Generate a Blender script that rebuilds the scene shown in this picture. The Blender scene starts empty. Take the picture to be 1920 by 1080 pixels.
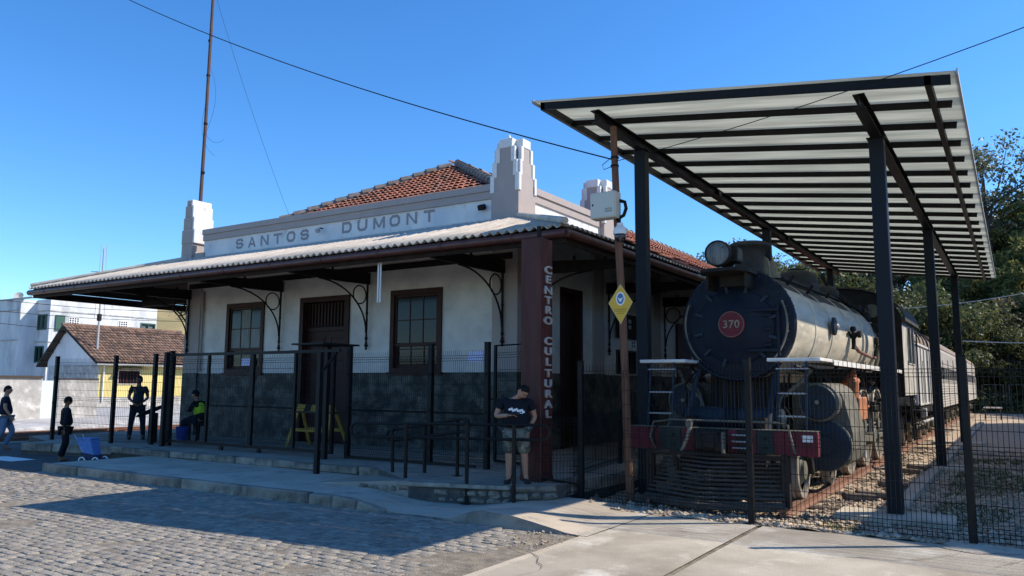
import bpy, math, random
from mathutils import Matrix, Vector, Euler
import numpy as np
R=math.radians
random.seed(7)
scene=bpy.context.scene
col=scene.collection
# ---------------------------------------------------------------- camera, sky, sun, exposure
cam=bpy.data.cameras.new('camera'); cam.sensor_width=36; cam.lens=27.51; cam.clip_start=0.1; cam.clip_end=3000
camo=bpy.data.objects.new('camera',cam); col.objects.link(camo)
M=Matrix(((0.84261067,0.06091045,0.53506745),(0.53848869,-0.10654937,-0.8358691),(0.00609794,0.99244,-0.12257923)))
camo.matrix_world=Matrix.Translation((0,0,1.7)) @ M.to_4x4()
scene.camera=camo
SUN=Vector((.95,.72,1.0)).normalized()
el=math.asin(SUN.z); az=math.atan2(SUN.x,SUN.y)
w=bpy.data.worlds.new('World'); scene.world=w; w.use_nodes=True
nt=w.node_tree; nt.nodes.clear()
sky=nt.nodes.new('ShaderNodeTexSky'); sky.sky_type='NISHITA'; sky.sun_disc=False
sky.sun_elevation=el; sky.sun_rotation=az; sky.altitude=900; sky.air_density=1.0; sky.dust_density=0.3; sky.ozone_density=3.0
hs=nt.nodes.new('ShaderNodeHueSaturation'); hs.inputs['Saturation'].default_value=1.25
bg=nt.nodes.new('ShaderNodeBackground'); bg.inputs['Strength'].default_value=0.15
wo=nt.nodes.new('ShaderNodeOutputWorld')
tm=nt.nodes.new('ShaderNodeMix'); tm.data_type='RGBA'; tm.blend_type='MULTIPLY'; tm.inputs[0].default_value=1; tm.inputs[7].default_value=(.80,.95,1.08,1)
nt.links.new(sky.outputs[0],hs.inputs['Color']); nt.links.new(hs.outputs[0],tm.inputs[6]); nt.links.new(tm.outputs[2],bg.inputs['Color']); nt.links.new(bg.outputs[0],wo.inputs[0])
sl=bpy.data.lights.new('sun','SUN'); sl.energy=4.6; sl.angle=R(.5); sl.color=(1,.90,.75)
so=bpy.data.objects.new('sun',sl); col.objects.link(so); so.rotation_euler=SUN.to_track_quat('Z','Y').to_euler()
vs=scene.view_settings; vs.view_transform='Standard'; vs.look='None'; vs.exposure=0.58; vs.gamma=1.0; vs.use_curve_mapping=False
scene.cycles.max_bounces=8; scene.cycles.transparent_max_bounces=12

# ---------------------------------------------------------------- materials
def lin(c): return tuple(c)+(1,) if len(c)==3 else c
def mat(name,c,rough=.7,metal=0,c2=None,ns=4,amt=1.0,detail=6,stretch=(1,1,1),bump=0,bs=30,isl=0,contrast=(.35,.65),c3=None,c3s=1.2,c3r=(.55,.7),spec=.4,trans=0,coat=0,vor=0):
    m=bpy.data.materials.new(name); m.use_nodes=True; t=m.node_tree; N=t.nodes; L=t.links
    b=N['Principled BSDF']; b.inputs['Roughness'].default_value=rough; b.inputs['Metallic'].default_value=metal
    b.inputs['Specular IOR Level'].default_value=spec; b.inputs['Base Color'].default_value=lin(c)
    if coat: b.inputs['Coat Weight'].default_value=coat
    tc=N.new('ShaderNodeTexCoord'); mp=N.new('ShaderNodeMapping'); mp.inputs['Scale'].default_value=stretch
    L.new(tc.outputs['Object'],mp.inputs['Vector'])
    out=None
    if c2 is not None:
        n=N.new('ShaderNodeTexNoise'); n.inputs['Scale'].default_value=ns; n.inputs['Detail'].default_value=detail; n.inputs['Roughness'].default_value=.62
        L.new(mp.outputs[0],n.inputs['Vector'])
        mr=N.new('ShaderNodeMapRange'); mr.inputs['From Min'].default_value=contrast[0]; mr.inputs['From Max'].default_value=contrast[1]; mr.inputs['To Max'].default_value=amt
        L.new(n.outputs['Fac'],mr.inputs['Value'])
        mx=N.new('ShaderNodeMix'); mx.data_type='RGBA'; mx.inputs[6].default_value=lin(c); mx.inputs[7].default_value=lin(c2)
        L.new(mr.outputs[0],mx.inputs[0]); out=mx.outputs[2]
        rr=N.new('ShaderNodeMapRange'); rr.inputs['To Min'].default_value=max(0,rough-.12); rr.inputs['To Max'].default_value=min(1,rough+.12)
        L.new(n.outputs['Fac'],rr.inputs['Value']); L.new(rr.outputs[0],b.inputs['Roughness'])
    if c3 is not None:
        if vor:
            n3=N.new('ShaderNodeTexVoronoi'); n3.inputs['Scale'].default_value=c3s; L.new(mp.outputs[0],n3.inputs['Vector'])
            sep=N.new('ShaderNodeSeparateColor'); L.new(n3.outputs['Color'],sep.inputs[0]); src=sep.outputs[0]
        else:
            n3=N.new('ShaderNodeTexNoise'); n3.inputs['Scale'].default_value=c3s; n3.inputs['Detail'].default_value=8; n3.inputs['Roughness'].default_value=.7
            L.new(mp.outputs[0],n3.inputs['Vector']); src=n3.outputs['Fac']
        m3=N.new('ShaderNodeMapRange'); m3.inputs['From Min'].default_value=c3r[0]; m3.inputs['From Max'].default_value=c3r[1]
        L.new(src,m3.inputs['Value'])
        x3=N.new('ShaderNodeMix'); x3.data_type='RGBA'; x3.inputs[7].default_value=lin(c3)
        if out: L.new(out,x3.inputs[6])
        else: x3.inputs[6].default_value=lin(c)
        L.new(m3.outputs[0],x3.inputs[0]); out=x3.outputs[2]
    if isl:
        g=N.new('ShaderNodeNewGeometry'); oi=N.new('ShaderNodeObjectInfo')
        ad=N.new('ShaderNodeMath'); ad.operation='ADD'; L.new(g.outputs['Random Per Island'],ad.inputs[0]); L.new(oi.outputs['Random'],ad.inputs[1])
        fr=N.new('ShaderNodeMath'); fr.operation='FRACT'; L.new(ad.outputs[0],fr.inputs[0])
        r2=N.new('ShaderNodeMapRange'); r2.inputs['To Min'].default_value=1-isl; r2.inputs['To Max'].default_value=1+isl*.6
        L.new(fr.outputs[0],r2.inputs['Value'])
        h=N.new('ShaderNodeHueSaturation'); L.new(r2.outputs[0],h.inputs['Value'])
        if out: L.new(out,h.inputs['Color'])
        else: h.inputs['Color'].default_value=lin(c)
        out=h.outputs[0]
    if out: L.new(out,b.inputs['Base Color'])
    if bump:
        nb=N.new('ShaderNodeTexNoise'); nb.inputs['Scale'].default_value=bs; nb.inputs['Detail'].default_value=5
        L.new(mp.outputs[0],nb.inputs['Vector'])
        bp=N.new('ShaderNodeBump'); bp.inputs['Strength'].default_value=min(1,bump); bp.inputs['Distance'].default_value=.02
        L.new(nb.outputs['Fac'],bp.inputs['Height']); L.new(bp.outputs[0],b.inputs['Normal'])
    if trans:
        tr=N.new('ShaderNodeBsdfTranslucent'); ms=N.new('ShaderNodeMixShader'); ms.inputs[0].default_value=trans
        if out: L.new(out,tr.inputs['Color'])
        else: tr.inputs['Color'].default_value=lin(c)
        L.new(b.outputs[0],ms.inputs[1]); L.new(tr.outputs[0],ms.inputs[2]); L.new(ms.outputs[0],N['Material Output'].inputs[0])
    return m
MT={}
def dm(k,*a,**kw): MT[k]=mat(k,*a,**kw)
dm('plaster_white',(.67,.65,.62),.85,c2=(.50,.49,.48),ns=1.3,c3=(.42,.42,.41),c3s=2.6,c3r=(.60,.80),bump=.15,bs=60)
dm('plaster_grimy',(.72,.71,.69),.85,c2=(.55,.57,.60),ns=1.6,stretch=(1,1,.6),c3=(.30,.30,.30),c3s=3.5,c3r=(.58,.75),bump=.25,bs=50)
dm('trim_taupe',(.36,.31,.29),.85,c2=(.33,.29,.28),ns=3,c3=(.22,.2,.19),c3s=5,c3r=(.62,.8),bump=.15,bs=60)
dm('dado_stone',(.022,.027,.026),.6,c2=(.13,.13,.115),ns=2.6,detail=11,contrast=(.42,.66),c3=(.26,.21,.14),c3s=2.7,c3r=(.60,.74),bump=.6,bs=20,spec=.2)
dm('wood_maroon',(0.0525,0.0196,0.0168),.5,c2=(0.0315,0.0126,0.0112),ns=6,stretch=(6,6,.6),bump=.12,bs=30,spec=.15)
dm('wood_door',(0.0420,0.0156,0.0144),.5,c2=(0.0240,0.0096,0.0090),ns=5,stretch=(6,6,.5),bump=.12,bs=30,spec=.15)
dm('iron_black',(0.0098,0.0091,0.0091),.55,c2=(0.0210,0.0154,0.0126),ns=9,metal=.0,spec=.15)
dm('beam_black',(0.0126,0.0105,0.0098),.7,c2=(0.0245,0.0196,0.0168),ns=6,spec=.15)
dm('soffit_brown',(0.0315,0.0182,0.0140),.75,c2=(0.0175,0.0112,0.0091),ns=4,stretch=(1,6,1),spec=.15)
dm('gutter_brown',(.10,.035,.028),.4,c2=(.06,.022,.018),ns=5,c3=(.2,.16,.14),c3s=7,c3r=(.64,.74))
dm('cement_sheet',(.60,.53,.44),.9,c2=(.42,.37,.31),ns=3,c3=(.16,.15,.14),c3s=6,c3r=(.6,.78),bump=.3,bs=70,isl=.1)
dm('clay_tile',(.46,.165,.095),.85,c2=(.30,.11,.07),ns=5,c3=(.15,.11,.09),c3s=1.6,c3r=(.47,.68),bump=.3,bs=40,isl=.3)
dm('clay_old',(.25,.15,.10),.9,c2=(.12,.085,.07),ns=2,c3=(.40,.25,.17),c3s=5,c3r=(.55,.7),isl=.45)
dm('ridge_grey',(.22,.19,.18),.9,c2=(.12,.11,.10),ns=6,bump=.3,bs=40)
dm('glass_dark',(.010,.013,.014),.12,spec=.22)
dm('curtain',(.16,.18,.18),.4,c2=(.06,.075,.08),ns=3,stretch=(6,6,.5),spec=.3)
dm('paper',(.55,.55,.95),.6,c2=(.75,.75,.98),ns=30,stretch=(1,1,6))
dm('letter_grey',(.27,.25,.26),.8)
dm('letter_steel',(.55,.53,.52),.4,metal=.3,c2=(.42,.40,.39),ns=8)
dm('column_paint',(0.0880,0.0304,0.0256),.45,c2=(0.0600,0.0224,0.0208),ns=3,stretch=(3,3,.5),c3=(.05,.03,.028),c3s=4,c3r=(.58,.8),bump=.1,spec=.15)
dm('steel_navy',(0.0060,0.0096,0.0156),.45,c2=(0.0108,0.0132,0.0180),ns=4,c3=(.04,.035,.03),c3s=8,c3r=(.66,.8),spec=.15)
dm('steel_black',(0.0078,0.0078,0.0090),.5,c2=(0.0132,0.0126,0.0126),ns=6,spec=.15)
dm('poly_panel',(.70,.71,.65),.35,c2=(.52,.53,.48),ns=2.2,stretch=(.25,3,1),c3=(.50,.51,.47),c3s=1.1,c3r=(.5,.85),trans=.7,spec=.3)
dm('fence_wire',(0.0084,0.0091,0.0098),.45,spec=.15)
dm('concrete',(.52,.445,.35),.88,c2=(.38,.325,.255),ns=1.1,c3=(.19,.175,.155),c3s=2.2,c3r=(.56,.76),bump=.35,bs=60)
dm('concrete_slab',(.47,.415,.33),.95,c2=(.28,.24,.185),ns=.55,detail=14,contrast=(.38,.62),c3=(.62,.575,.485),c3s=1.3,c3r=(.52,.70),bump=.5,bs=90)
dm('platform_floor',(.36,.31,.25),.85,c2=(.26,.225,.18),ns=1.2,c3=(.16,.15,.14),c3s=3,c3r=(.55,.75),bump=.3,bs=50)
dm('kerb_stone',(.33,.285,.225),.9,c2=(.18,.155,.125),ns=4,c3=(.07,.068,.06),c3s=2.5,c3r=(.55,.7),bump=.7,bs=25,isl=.2)
dm('wall_stone',(.36,.30,.23),.9,c2=(.18,.155,.125),ns=6,bump=.8,bs=20,isl=.35)
dm('mortar',(.10,.09,.078),.95,c2=(.06,.055,.05),ns=8,bump=.6,bs=40)
dm('cobble',(.31,.28,.235),.9,c2=(.21,.19,.16),ns=7,c3=(.52,.46,.27),c3s=.45,c3r=(.66,.71),bump=.8,bs=45,isl=.22)
dm('joint_dirt',(.27,.23,.175),.95,c2=(.14,.12,.095),ns=6,bump=.8,bs=60)
dm('asphalt',(.06,.058,.055),.9,c2=(.09,.085,.08),ns=1.5,bump=.3,bs=120)
dm('ballast',(.50,.385,.27),.95,c2=(.30,.225,.155),ns=14,detail=10,c3=(.60,.50,.37),c3s=24,c3r=(.55,.66),bump=1,bs=40)
dm('pebble',(.50,.41,.31),.9,c2=(.32,.255,.19),ns=5,isl=.5)
dm('grass',(.055,.09,.025),.7,c2=(.10,.12,.04),ns=3,isl=.4,trans=.3)
dm('ground_soil',(.20,.165,.12),.95,c2=(.12,.10,.07),ns=.6,c3=(.08,.10,.04),c3s=.25,c3r=(.5,.6),bump=.4,bs=10)
dm('rail_rust',(.16,.075,.05),.6,c2=(.24,.13,.09),ns=8,metal=.2)
dm('sleeper',(.16,.12,.09),.9,c2=(.08,.06,.05),ns=6,stretch=(1,4,1),bump=.5)
dm('loco_navy',(.005,.009,.019),.5,c2=(.010,.015,.026),ns=3,c3=(.035,.032,.028),c3s=3.5,c3r=(.6,.85),bump=.15,bs=15,spec=.15)
dm('loco_blue',(0.0154,0.0315,0.0525),.5,c2=(0.0245,0.0350,0.0490),ns=4,spec=.15)
dm('boiler_jacket',(.62,.55,.43),.42,c2=(.38,.345,.28),ns=1.6,stretch=(.7,.7,2.4),c3=(.66,.61,.50),c3s=2.6,c3r=(.5,.7),bump=.12,bs=8)
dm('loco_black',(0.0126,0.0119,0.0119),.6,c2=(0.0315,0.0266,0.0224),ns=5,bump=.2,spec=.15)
dm('loco_grey',(.17,.16,.13),.6,c2=(.09,.085,.07),ns=4,c3=(.24,.21,.17),c3s=6,c3r=(.6,.75),spec=.2)
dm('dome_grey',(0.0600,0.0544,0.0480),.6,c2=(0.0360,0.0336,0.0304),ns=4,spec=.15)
dm('brass_dull',(.26,.23,.17),.5,c2=(.16,.14,.10),ns=6)
dm('red_paint',(.15,.012,.022),.7,c2=(.09,.01,.015),ns=5,stretch=(1,1,1),c3=(.07,.01,.015),c3s=9,c3r=(.62,.75))
dm('green_grey',(0.0315,0.0455,0.0420),.6,c2=(0.0210,0.0315,0.0294),ns=5,spec=.15)
dm('white_paint',(.75,.74,.72),.6,c2=(.55,.52,.48),ns=7,c3=(.2,.12,.08),c3s=12,c3r=(.66,.74))
dm('rust_orange',(.50,.19,.08),.8,c2=(.2,.075,.04),ns=8,c3=(.10,.05,.035),c3s=14,c3r=(.6,.7))
dm('wheel_tyre',(.34,.30,.25),.6,c2=(.2,.17,.14),ns=6,metal=.1)
dm('pilot_wood',(0.0525,0.0490,0.0455),.7,c2=(0.0840,0.0770,0.0700),ns=8,spec=.15)
dm('copper_pipe',(.22,.10,.07),.5,metal=.3)
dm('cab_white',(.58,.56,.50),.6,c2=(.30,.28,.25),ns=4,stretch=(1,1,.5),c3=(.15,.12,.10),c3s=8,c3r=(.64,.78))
dm('tender_white',(.58,.57,.55),.6,c2=(.42,.40,.38),ns=3,stretch=(1,1,.4),c3=(.2,.16,.13),c3s=6,c3r=(.64,.8))
dm('steel_fluted',(.60,.57,.53),.42,metal=.25,c2=(.46,.42,.37),ns=3,stretch=(1,.4,2))
dm('tin_brown',(.24,.18,.135),.7,c2=(.14,.11,.09),ns=4)
dm('apt_white',(.68,.69,.70),.85,c2=(.50,.52,.54),ns=.8,stretch=(1,1,.4),c3=(.20,.21,.22),c3s=.7,c3r=(.54,.78))
dm('yellow_wall',(.68,.57,.22),.85,c2=(.58,.49,.2),ns=1,)
dm('grey_wall',(.46,.45,.43),.9,c2=(.30,.29,.28),ns=1.2,c3=(.62,.6,.57),c3s=2,c3r=(.5,.65),bump=.3)
dm('paleblue_wall',(.55,.64,.70),.85)
dm('roof_fascia',(0.0630,0.0525,0.0455),.8,spec=.15)
dm('green_frame',(.03,.09,.07),.6)
dm('satellite',(.35,.35,.35),.6)
dm('pole_wood',(.17,.075,.04),.7,c2=(.10,.045,.028),ns=5,stretch=(5,5,.5),bump=.4,bs=30)
dm('box_grey',(.50,.50,.44),.45)
dm('dome_white',(.7,.7,.7),.35)
dm('cam_glass',(.01,.01,.015),.05,spec=.8)
dm('sign_yellow',(.62,.36,.01),.35)
dm('sign_gold',(.55,.45,.2),.4)
dm('sign_blue',(.05,.16,.32),.5)
dm('white_flat',(.78,.78,.78),.6)
dm('ink',(.05,.05,.05),.7)
dm('ink_brown',(.25,.16,.02),.7)
dm('cable_black',(0.0084,0.0084,0.0084),.6,spec=.15)
dm('cable_white',(.55,.55,.52),.5)
dm('flag_pole',(.11,.055,.045),.6,c2=(.07,.04,.035),ns=4)
dm('barricade_yellow',(.42,.25,.025),.6,c2=(.28,.17,.03),ns=6)
dm('barricade_black',(0.0140,0.0140,0.0154),.6,spec=.15)
dm('skin_tan',(.38,.20,.13),.55,spec=.3)
dm('skin_dark',(.16,.085,.055),.55,spec=.3)
dm('cloth_black',(0.0112,0.0126,0.0182),.9,bump=.4,bs=25,spec=.15)
dm('cloth_navy',(0.0105,0.0175,0.0350),.9,bump=.4,bs=25,spec=.15)
dm('cloth_slate',(0.0180,0.0330,0.0450),.9,bump=.4,bs=25,spec=.15)
dm('cloth_camo',(.16,.16,.13),.9,c2=(.055,.055,.045),ns=9,contrast=(.46,.54),bump=.3,c3=(.3,.29,.25),c3s=13,c3r=(.56,.6))
dm('cloth_jeans',(.09,.15,.24),.9,c2=(.13,.2,.3),ns=8)
dm('hivis',(.45,.75,.03),.7)
dm('hivis_band',(.55,.6,.5),.4)
dm('hair_black',(0.0084,0.0070,0.0063),.6,bump=.5,bs=80,spec=.15)
dm('shoe_black',(.012,.012,.014),.6)
dm('shoe_brown',(.22,.12,.06),.7)
dm('trolley_blue',(.07,.16,.42),.7,c2=(.12,.24,.5),ns=18)
dm('trolley_navy',(.02,.03,.07),.7)
dm('bucket_blue',(.015,.05,.28),.45)
dm('bark',(.12,.10,.08),.9,c2=(.06,.05,.04),ns=5,bump=.5)
dm('leaf_dark',(.075,.095,.035),.6,c2=(.13,.14,.05),ns=.5,isl=.5,trans=.4)
dm('leaf_mid',(.14,.16,.045),.6,c2=(.20,.19,.065),ns=.5,isl=.5,trans=.45)
dm('leaf_blue',(.11,.135,.075),.5,c2=(.16,.17,.11),ns=.5,isl=.5,trans=.35)
dm('leaf_dry',(.24,.19,.10),.7,c2=(.10,.09,.05),ns=.5,isl=.4,trans=.3)
dm('hill_green',(.03,.035,.018),.95,c2=(.05,.045,.025),ns=.3)
dm('hill_dry',(.38,.29,.14),.95,c2=(.22,.2,.09),ns=.12,c3=(.05,.07,.03),c3s=.08,c3r=(.55,.6))
dm('warehouse_wall',(.45,.42,.38),.9,c2=(.35,.33,.3),ns=1)

# ---------------------------------------------------------------- mesh helpers
class MB:
    def __init__(s): s.v=[]; s.f=[]
    def add(s,v,f):
        o=len(s.v); s.v+= [tuple(p) for p in v]; s.f+= [tuple(i+o for i in q) for q in f]; return s
    def box(s,x0,x1,y0,y1,z0,z1):
        v=[(x,y,z) for x in (x0,x1) for y in (y0,y1) for z in (z0,z1)]
        return s.add(v,[(0,1,3,2),(4,6,7,5),(0,4,5,1),(2,3,7,6),(0,2,6,4),(1,5,7,3)])
    def cbox(s,c,d,b=.01,m=None,jit=0):
        hx,hy,hz=d[0]/2,d[1]/2,d[2]/2; b=min(b,hx*.9,hy*.9,hz*.9)
        v=[];idx={}
        for sx in (-1,1):
            for sy in (-1,1):
                for sz in (-1,1):
                    for k in range(3):
                        p=[sx*hx,sy*hy,sz*hz]
                        for q in range(3):
                            if q!=k: p[q]-=(sx,sy,sz)[q]*b
                        idx[(sx,sy,sz,k)]=len(v); v.append(p)
        f=[]
        for k in range(3):
            a,c2=[(1,2),(2,0),(0,1)][k]
            for sg in (-1,1):
                q=[]
                for (u,w_) in ((-1,-1),(1,-1),(1,1),(-1,1)):
                    t=[0,0,0]; t[k]=sg; t[a]=u; t[c2]=w_; q.append(idx[(t[0],t[1],t[2],k)])
                f.append(q if sg>0 else q[::-1])
        for k in range(3):   # edges parallel to axis k
            a,c2=[(1,2),(2,0),(0,1)][k]
            for u in (-1,1):
                for w_ in (-1,1):
                    t0=[0,0,0];t0[k]=-1;t0[a]=u;t0[c2]=w_; t1=list(t0);t1[k]=1
                    q=[idx[(*t0,a)],idx[(*t1,a)],idx[(*t1,c2)],idx[(*t0,c2)]]
                    f.append(q if u*w_<0 else q[::-1])
        for sx in (-1,1):
            for sy in (-1,1):
                for sz in (-1,1):
                    q=[idx[(sx,sy,sz,k)] for k in range(3)]
                    f.append(q if sx*sy*sz>0 else q[::-1])
        if jit: v=[[p[0]+random.uniform(-jit,jit),p[1]+random.uniform(-jit,jit),p[2]+random.uniform(-jit,jit)] for p in v]
        v=[Vector(p) for p in v]
        if m is not None: v=[m@p for p in v]
        C=Vector(c); return s.add([p+C for p in v],f)
    def tube(s,pts,r,n=8,cap=True,phase=0):
        pts=[Vector(p) for p in pts]; k=len(pts)
        rs=r if isinstance(r,(list,tuple)) else [r]*k
        prev=None; V=[]
        for i,p in enumerate(pts):
            t=(pts[min(i+1,k-1)]-pts[max(i-1,0)]).normalized()
            if prev is None:
                a=Vector((0,0,1)) if abs(t.z)<.9 else Vector((1,0,0))
                u=t.cross(a).normalized()
            else:
                u=(prev-t*prev.dot(t)).normalized()
            prev=u; w_=t.cross(u)
            for j in range(n):
                an=2*math.pi*j/n+phase; V.append(p+(u*math.cos(an)+w_*math.sin(an))*rs[i])
        F=[]
        for i in range(k-1):
            for j in range(n):
                a=i*n+j;b=i*n+(j+1)%n; F.append((a,b,b+n,a+n))
        if cap: F.append(tuple(range(n))[::-1]); F.append(tuple((k-1)*n+j for j in range(n)))
        return s.add(V,F)
    def lathe(s,prof,o,axis="z",n=24,a0=0,a1=2*math.pi,cap=True):
        full=abs(a1-a0-2*math.pi)<1e-6; m=n if full else n+1
        V=[]
        for r,h in prof:
            for j in range(m):
                a=a0+(a1-a0)*j/n; c,d=math.cos(a)*r,math.sin(a)*r
                p={'z':(c,d,h),'y':(d,h,c),'x':(h,c,d)}[axis]
                V.append((p[0]+o[0],p[1]+o[1],p[2]+o[2]))
        F=[]
        for i in range(len(prof)-1):
            for j in range(n if full else n):
                a=i*m+j; b=i*m+(j+1)%m; F.append((a,b,b+m,a+m))
        if full and cap and tuple(prof[0])!=tuple(prof[-1]):
            if prof[0][0]>1e-5: F.append(tuple(range(m))[::-1])
            if prof[-1][0]>1e-5: F.append(tuple((len(prof)-1)*m+j for j in range(m)))
        return s.add(V,F)
    def extr(s,poly,plane,a,b):
        # poly 2d; plane 'xz' extruded along y a..b ; 'yz' along x ; 'xy' along z
        def P(u,w_,t): return {'xz':(u,t,w_),'yz':(t,u,w_),'xy':(u,w_,t)}[plane]
        n=len(poly); V=[P(u,w_,a) for u,w_ in poly]+[P(u,w_,b) for u,w_ in poly]
        F=[tuple(range(n)),tuple(range(2*n-1,n-1,-1))]+[(i,i+n,(i+1)%n+n,(i+1)%n) for i in range(n)]
        return s.add(V,F)
    def build(s,name,m,parent=None,smooth=False,label=None):
        me=bpy.data.meshes.new(name); me.from_pydata(s.v,[],s.f); 
        if smooth: me.shade_smooth() if hasattr(me,'shade_smooth') else me.polygons.foreach_set('use_smooth',[True]*len(me.polygons))
        return link(name,me,m,parent,label,smooth)
def setp(o,parent):
    o.parent=parent; l_=parent.get('_l'); o.matrix_parent_inverse=Matrix.Translation(-Vector(list(l_))) if l_ is not None else Matrix.Identity(4)
def link(name,me,m,parent=None,label=None,smooth=False):
    if m is not None:
        me.materials.clear(); me.materials.append(MT[m] if isinstance(m,str) else m)
    if smooth:
        try: me.set_sharp_from_angle(angle=R(38))
        except Exception: pass
    o=bpy.data.objects.new(name,me); col.objects.link(o)
    if parent is not None: setp(o,parent)
    if label: o['label']=label
    return o
def thing(name,label,cat,loc=(0,0,0),group=None,kind=None):
    o=bpy.data.objects.new(name,None); col.objects.link(o); o.empty_display_size=.2
    o.location=loc; o['_l']=tuple(float(x) for x in loc); o['label']=label; o['category']=cat
    if group: o['group']=group
    if kind: o['kind']=kind
    return o
def struct(o,label=None):
    o['kind']='structure'
    if label: o['label']=label
    return o
def tagt(o,label,cat,group=None,kind=None):
    o['label']=label; o['category']=cat
    if group: o['group']=group
    if kind: o['kind']=kind
    return o
def kids(o): return [c for c in ALLK.get(o.name,[])]
def copy_tree(o,parent=None,children=None):
    c=o.copy(); col.objects.link(c)
    if parent is not None:
        pi=o.matrix_parent_inverse.copy(); c.parent=parent; c.matrix_parent_inverse=pi
    for ch in [k for k in bpy.data.objects if k.parent==o]:
        copy_tree(ch,c)
    return c
def text(name,s,size,loc,rot,m,parent,ext=.004,off=0,align='CENTER',label=None,space=1):
    cu=bpy.data.curves.new(name,'FONT'); cu.body=s; cu.size=size; cu.extrude=ext; cu.offset=off; cu.align_x=align; cu.align_y='CENTER'; cu.space_character=space
    t_=bpy.data.objects.new('tmp_text',cu); me=bpy.data.meshes.new_from_object(t_); bpy.data.objects.remove(t_)
    me.name=name; me.materials.clear(); me.materials.append(MT[m]); o=bpy.data.objects.new(name,me); col.objects.link(o)
    if parent is not None: setp(o,parent)
    o.location=loc; o.rotation_euler=rot
    if label: o['label']=label
    return o
PI=math.pi
def lerp(a,b,t): return a+(b-a)*t
def sst(a,b,x):
    t=max(0,min(1,(x-a)/(b-a))); return t*t*(3-2*t)
def piece(name,me,m,parent,loc,rot=(0,0,0),sc=(1,1,1)):
    o=bpy.data.objects.new(name,me); col.objects.link(o)
    if m is not None and len(me.materials)==0: me.materials.append(MT[m])
    if parent is not None: setp(o,parent)
    o.location=loc; o.rotation_euler=rot; o.scale=sc
    return o
def bigmesh(name,V,F,m,parent=None,smooth=False):
    V=np.asarray(V,dtype=np.float32); F=np.asarray(F,dtype=np.int32)
    me=bpy.data.meshes.new(name); me.vertices.add(len(V)); me.vertices.foreach_set('co',V.ravel())
    k=F.shape[1]; me.loops.add(F.size); me.loops.foreach_set('vertex_index',F.ravel()); me.polygons.add(len(F))
    me.polygons.foreach_set('loop_start',np.arange(0,F.size,k,dtype=np.int32)); me.polygons.foreach_set('loop_total',np.full(len(F),k,dtype=np.int32))
    if smooth: me.polygons.foreach_set('use_smooth',np.ones(len(F),dtype=bool))
    me.update(calc_edges=True); me.validate()
    return link(name,me,m,parent)
def grid(name,x0,x1,y0,y1,nx,ny,h,m,parent=None,smooth=True):
    xs=np.linspace(x0,x1,nx); ys=np.linspace(y0,y1,ny)
    V=[(x,y,h(x,y)) for y in ys for x in xs]
    F=[(j*nx+i,j*nx+i+1,(j+1)*nx+i+1,(j+1)*nx+i) for j in range(ny-1) for i in range(nx-1)]
    return bigmesh(name,V,F,m,parent,smooth)
def vnoise(x,y,s,seed=0):
    from mathutils import noise
    return noise.noise(Vector((x*s+seed*13.7,y*s-seed*7.1,seed*3.3)))
# ================================================================ SETTING
struct(MB().add([(-300,-60,-.25),(300,-60,-.25),(300,300,-.25),(-300,300,-.25)],[(0,1,2,3)]).build('ground','ground_soil'))
# cobbled street
PZ=.27
road=MB(); road.add([(-60,-20,-.012),(-4.25,-20,-.012),(-4.25,8.4,-.012),(-60,8.4,-.012)],[(0,1,2,3)])
road=struct(road.build('cobbled_road','joint_dirt'),'grey cobbled street in front of the platform')
rng=random.Random(3)
def cobmesh(rg,L=.17,W=.105):
    hx,hy=L/2-.004,W/2-.0035
    P=[(-hx,-hy),(0,-hy*1.04),(hx,-hy),(hx*1.02,0),(hx,hy),(0,hy*1.04),(-hx,hy),(-hx*1.02,0)]
    P=[(a+rg.uniform(-.008,.008),b+rg.uniform(-.006,.006)) for a,b in P]
    V=[(a,b,-.05) for a,b in P]+[(a,b,-.006+rg.uniform(-.003,.002)) for a,b in P]+[(a*.92,b*.87,rg.uniform(-.003,.001)) for a,b in P]+[(rg.uniform(-.02,.02),rg.uniform(-.01,.01),rg.uniform(-.003,.002))]
    F=[]
    for i in range(8):
        j=(i+1)%8; F+= [(i,j,8+j),(i,8+j,8+i),(8+i,8+j,16+j),(8+i,16+j,16+i),(16+i,16+j,24)]
    return V,F
cobv=[cobmesh(rng) for _ in range(24)]
import itertools
spots=[]
y=1.2; row=0
while y<8.1:
    x=-4.40-(row%2)*.088-rng.random()*.03
    while x>-30:
        d=math.hypot(x,y)
        # inside the camera's view?
        p=M.transposed()@Vector((x,y,-1.7))
        if p.z<0:
            u=p.x/-p.z; v=p.y/-p.z
            if -.72<u<.72 and v>-.42: spots.append((x,y,-p.z))
        x-=.175+rng.uniform(-.012,.012)
    y+=.109; row+=1
spots.sort(key=lambda s:s[2])
cme=[]
for V,F in cobv:
    me=bpy.data.meshes.new('cobblestone'); me.from_pydata(V,[],F); me.materials.append(MT['cobble']); cme.append(me)
SV=[];SF=[];off=0
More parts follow.
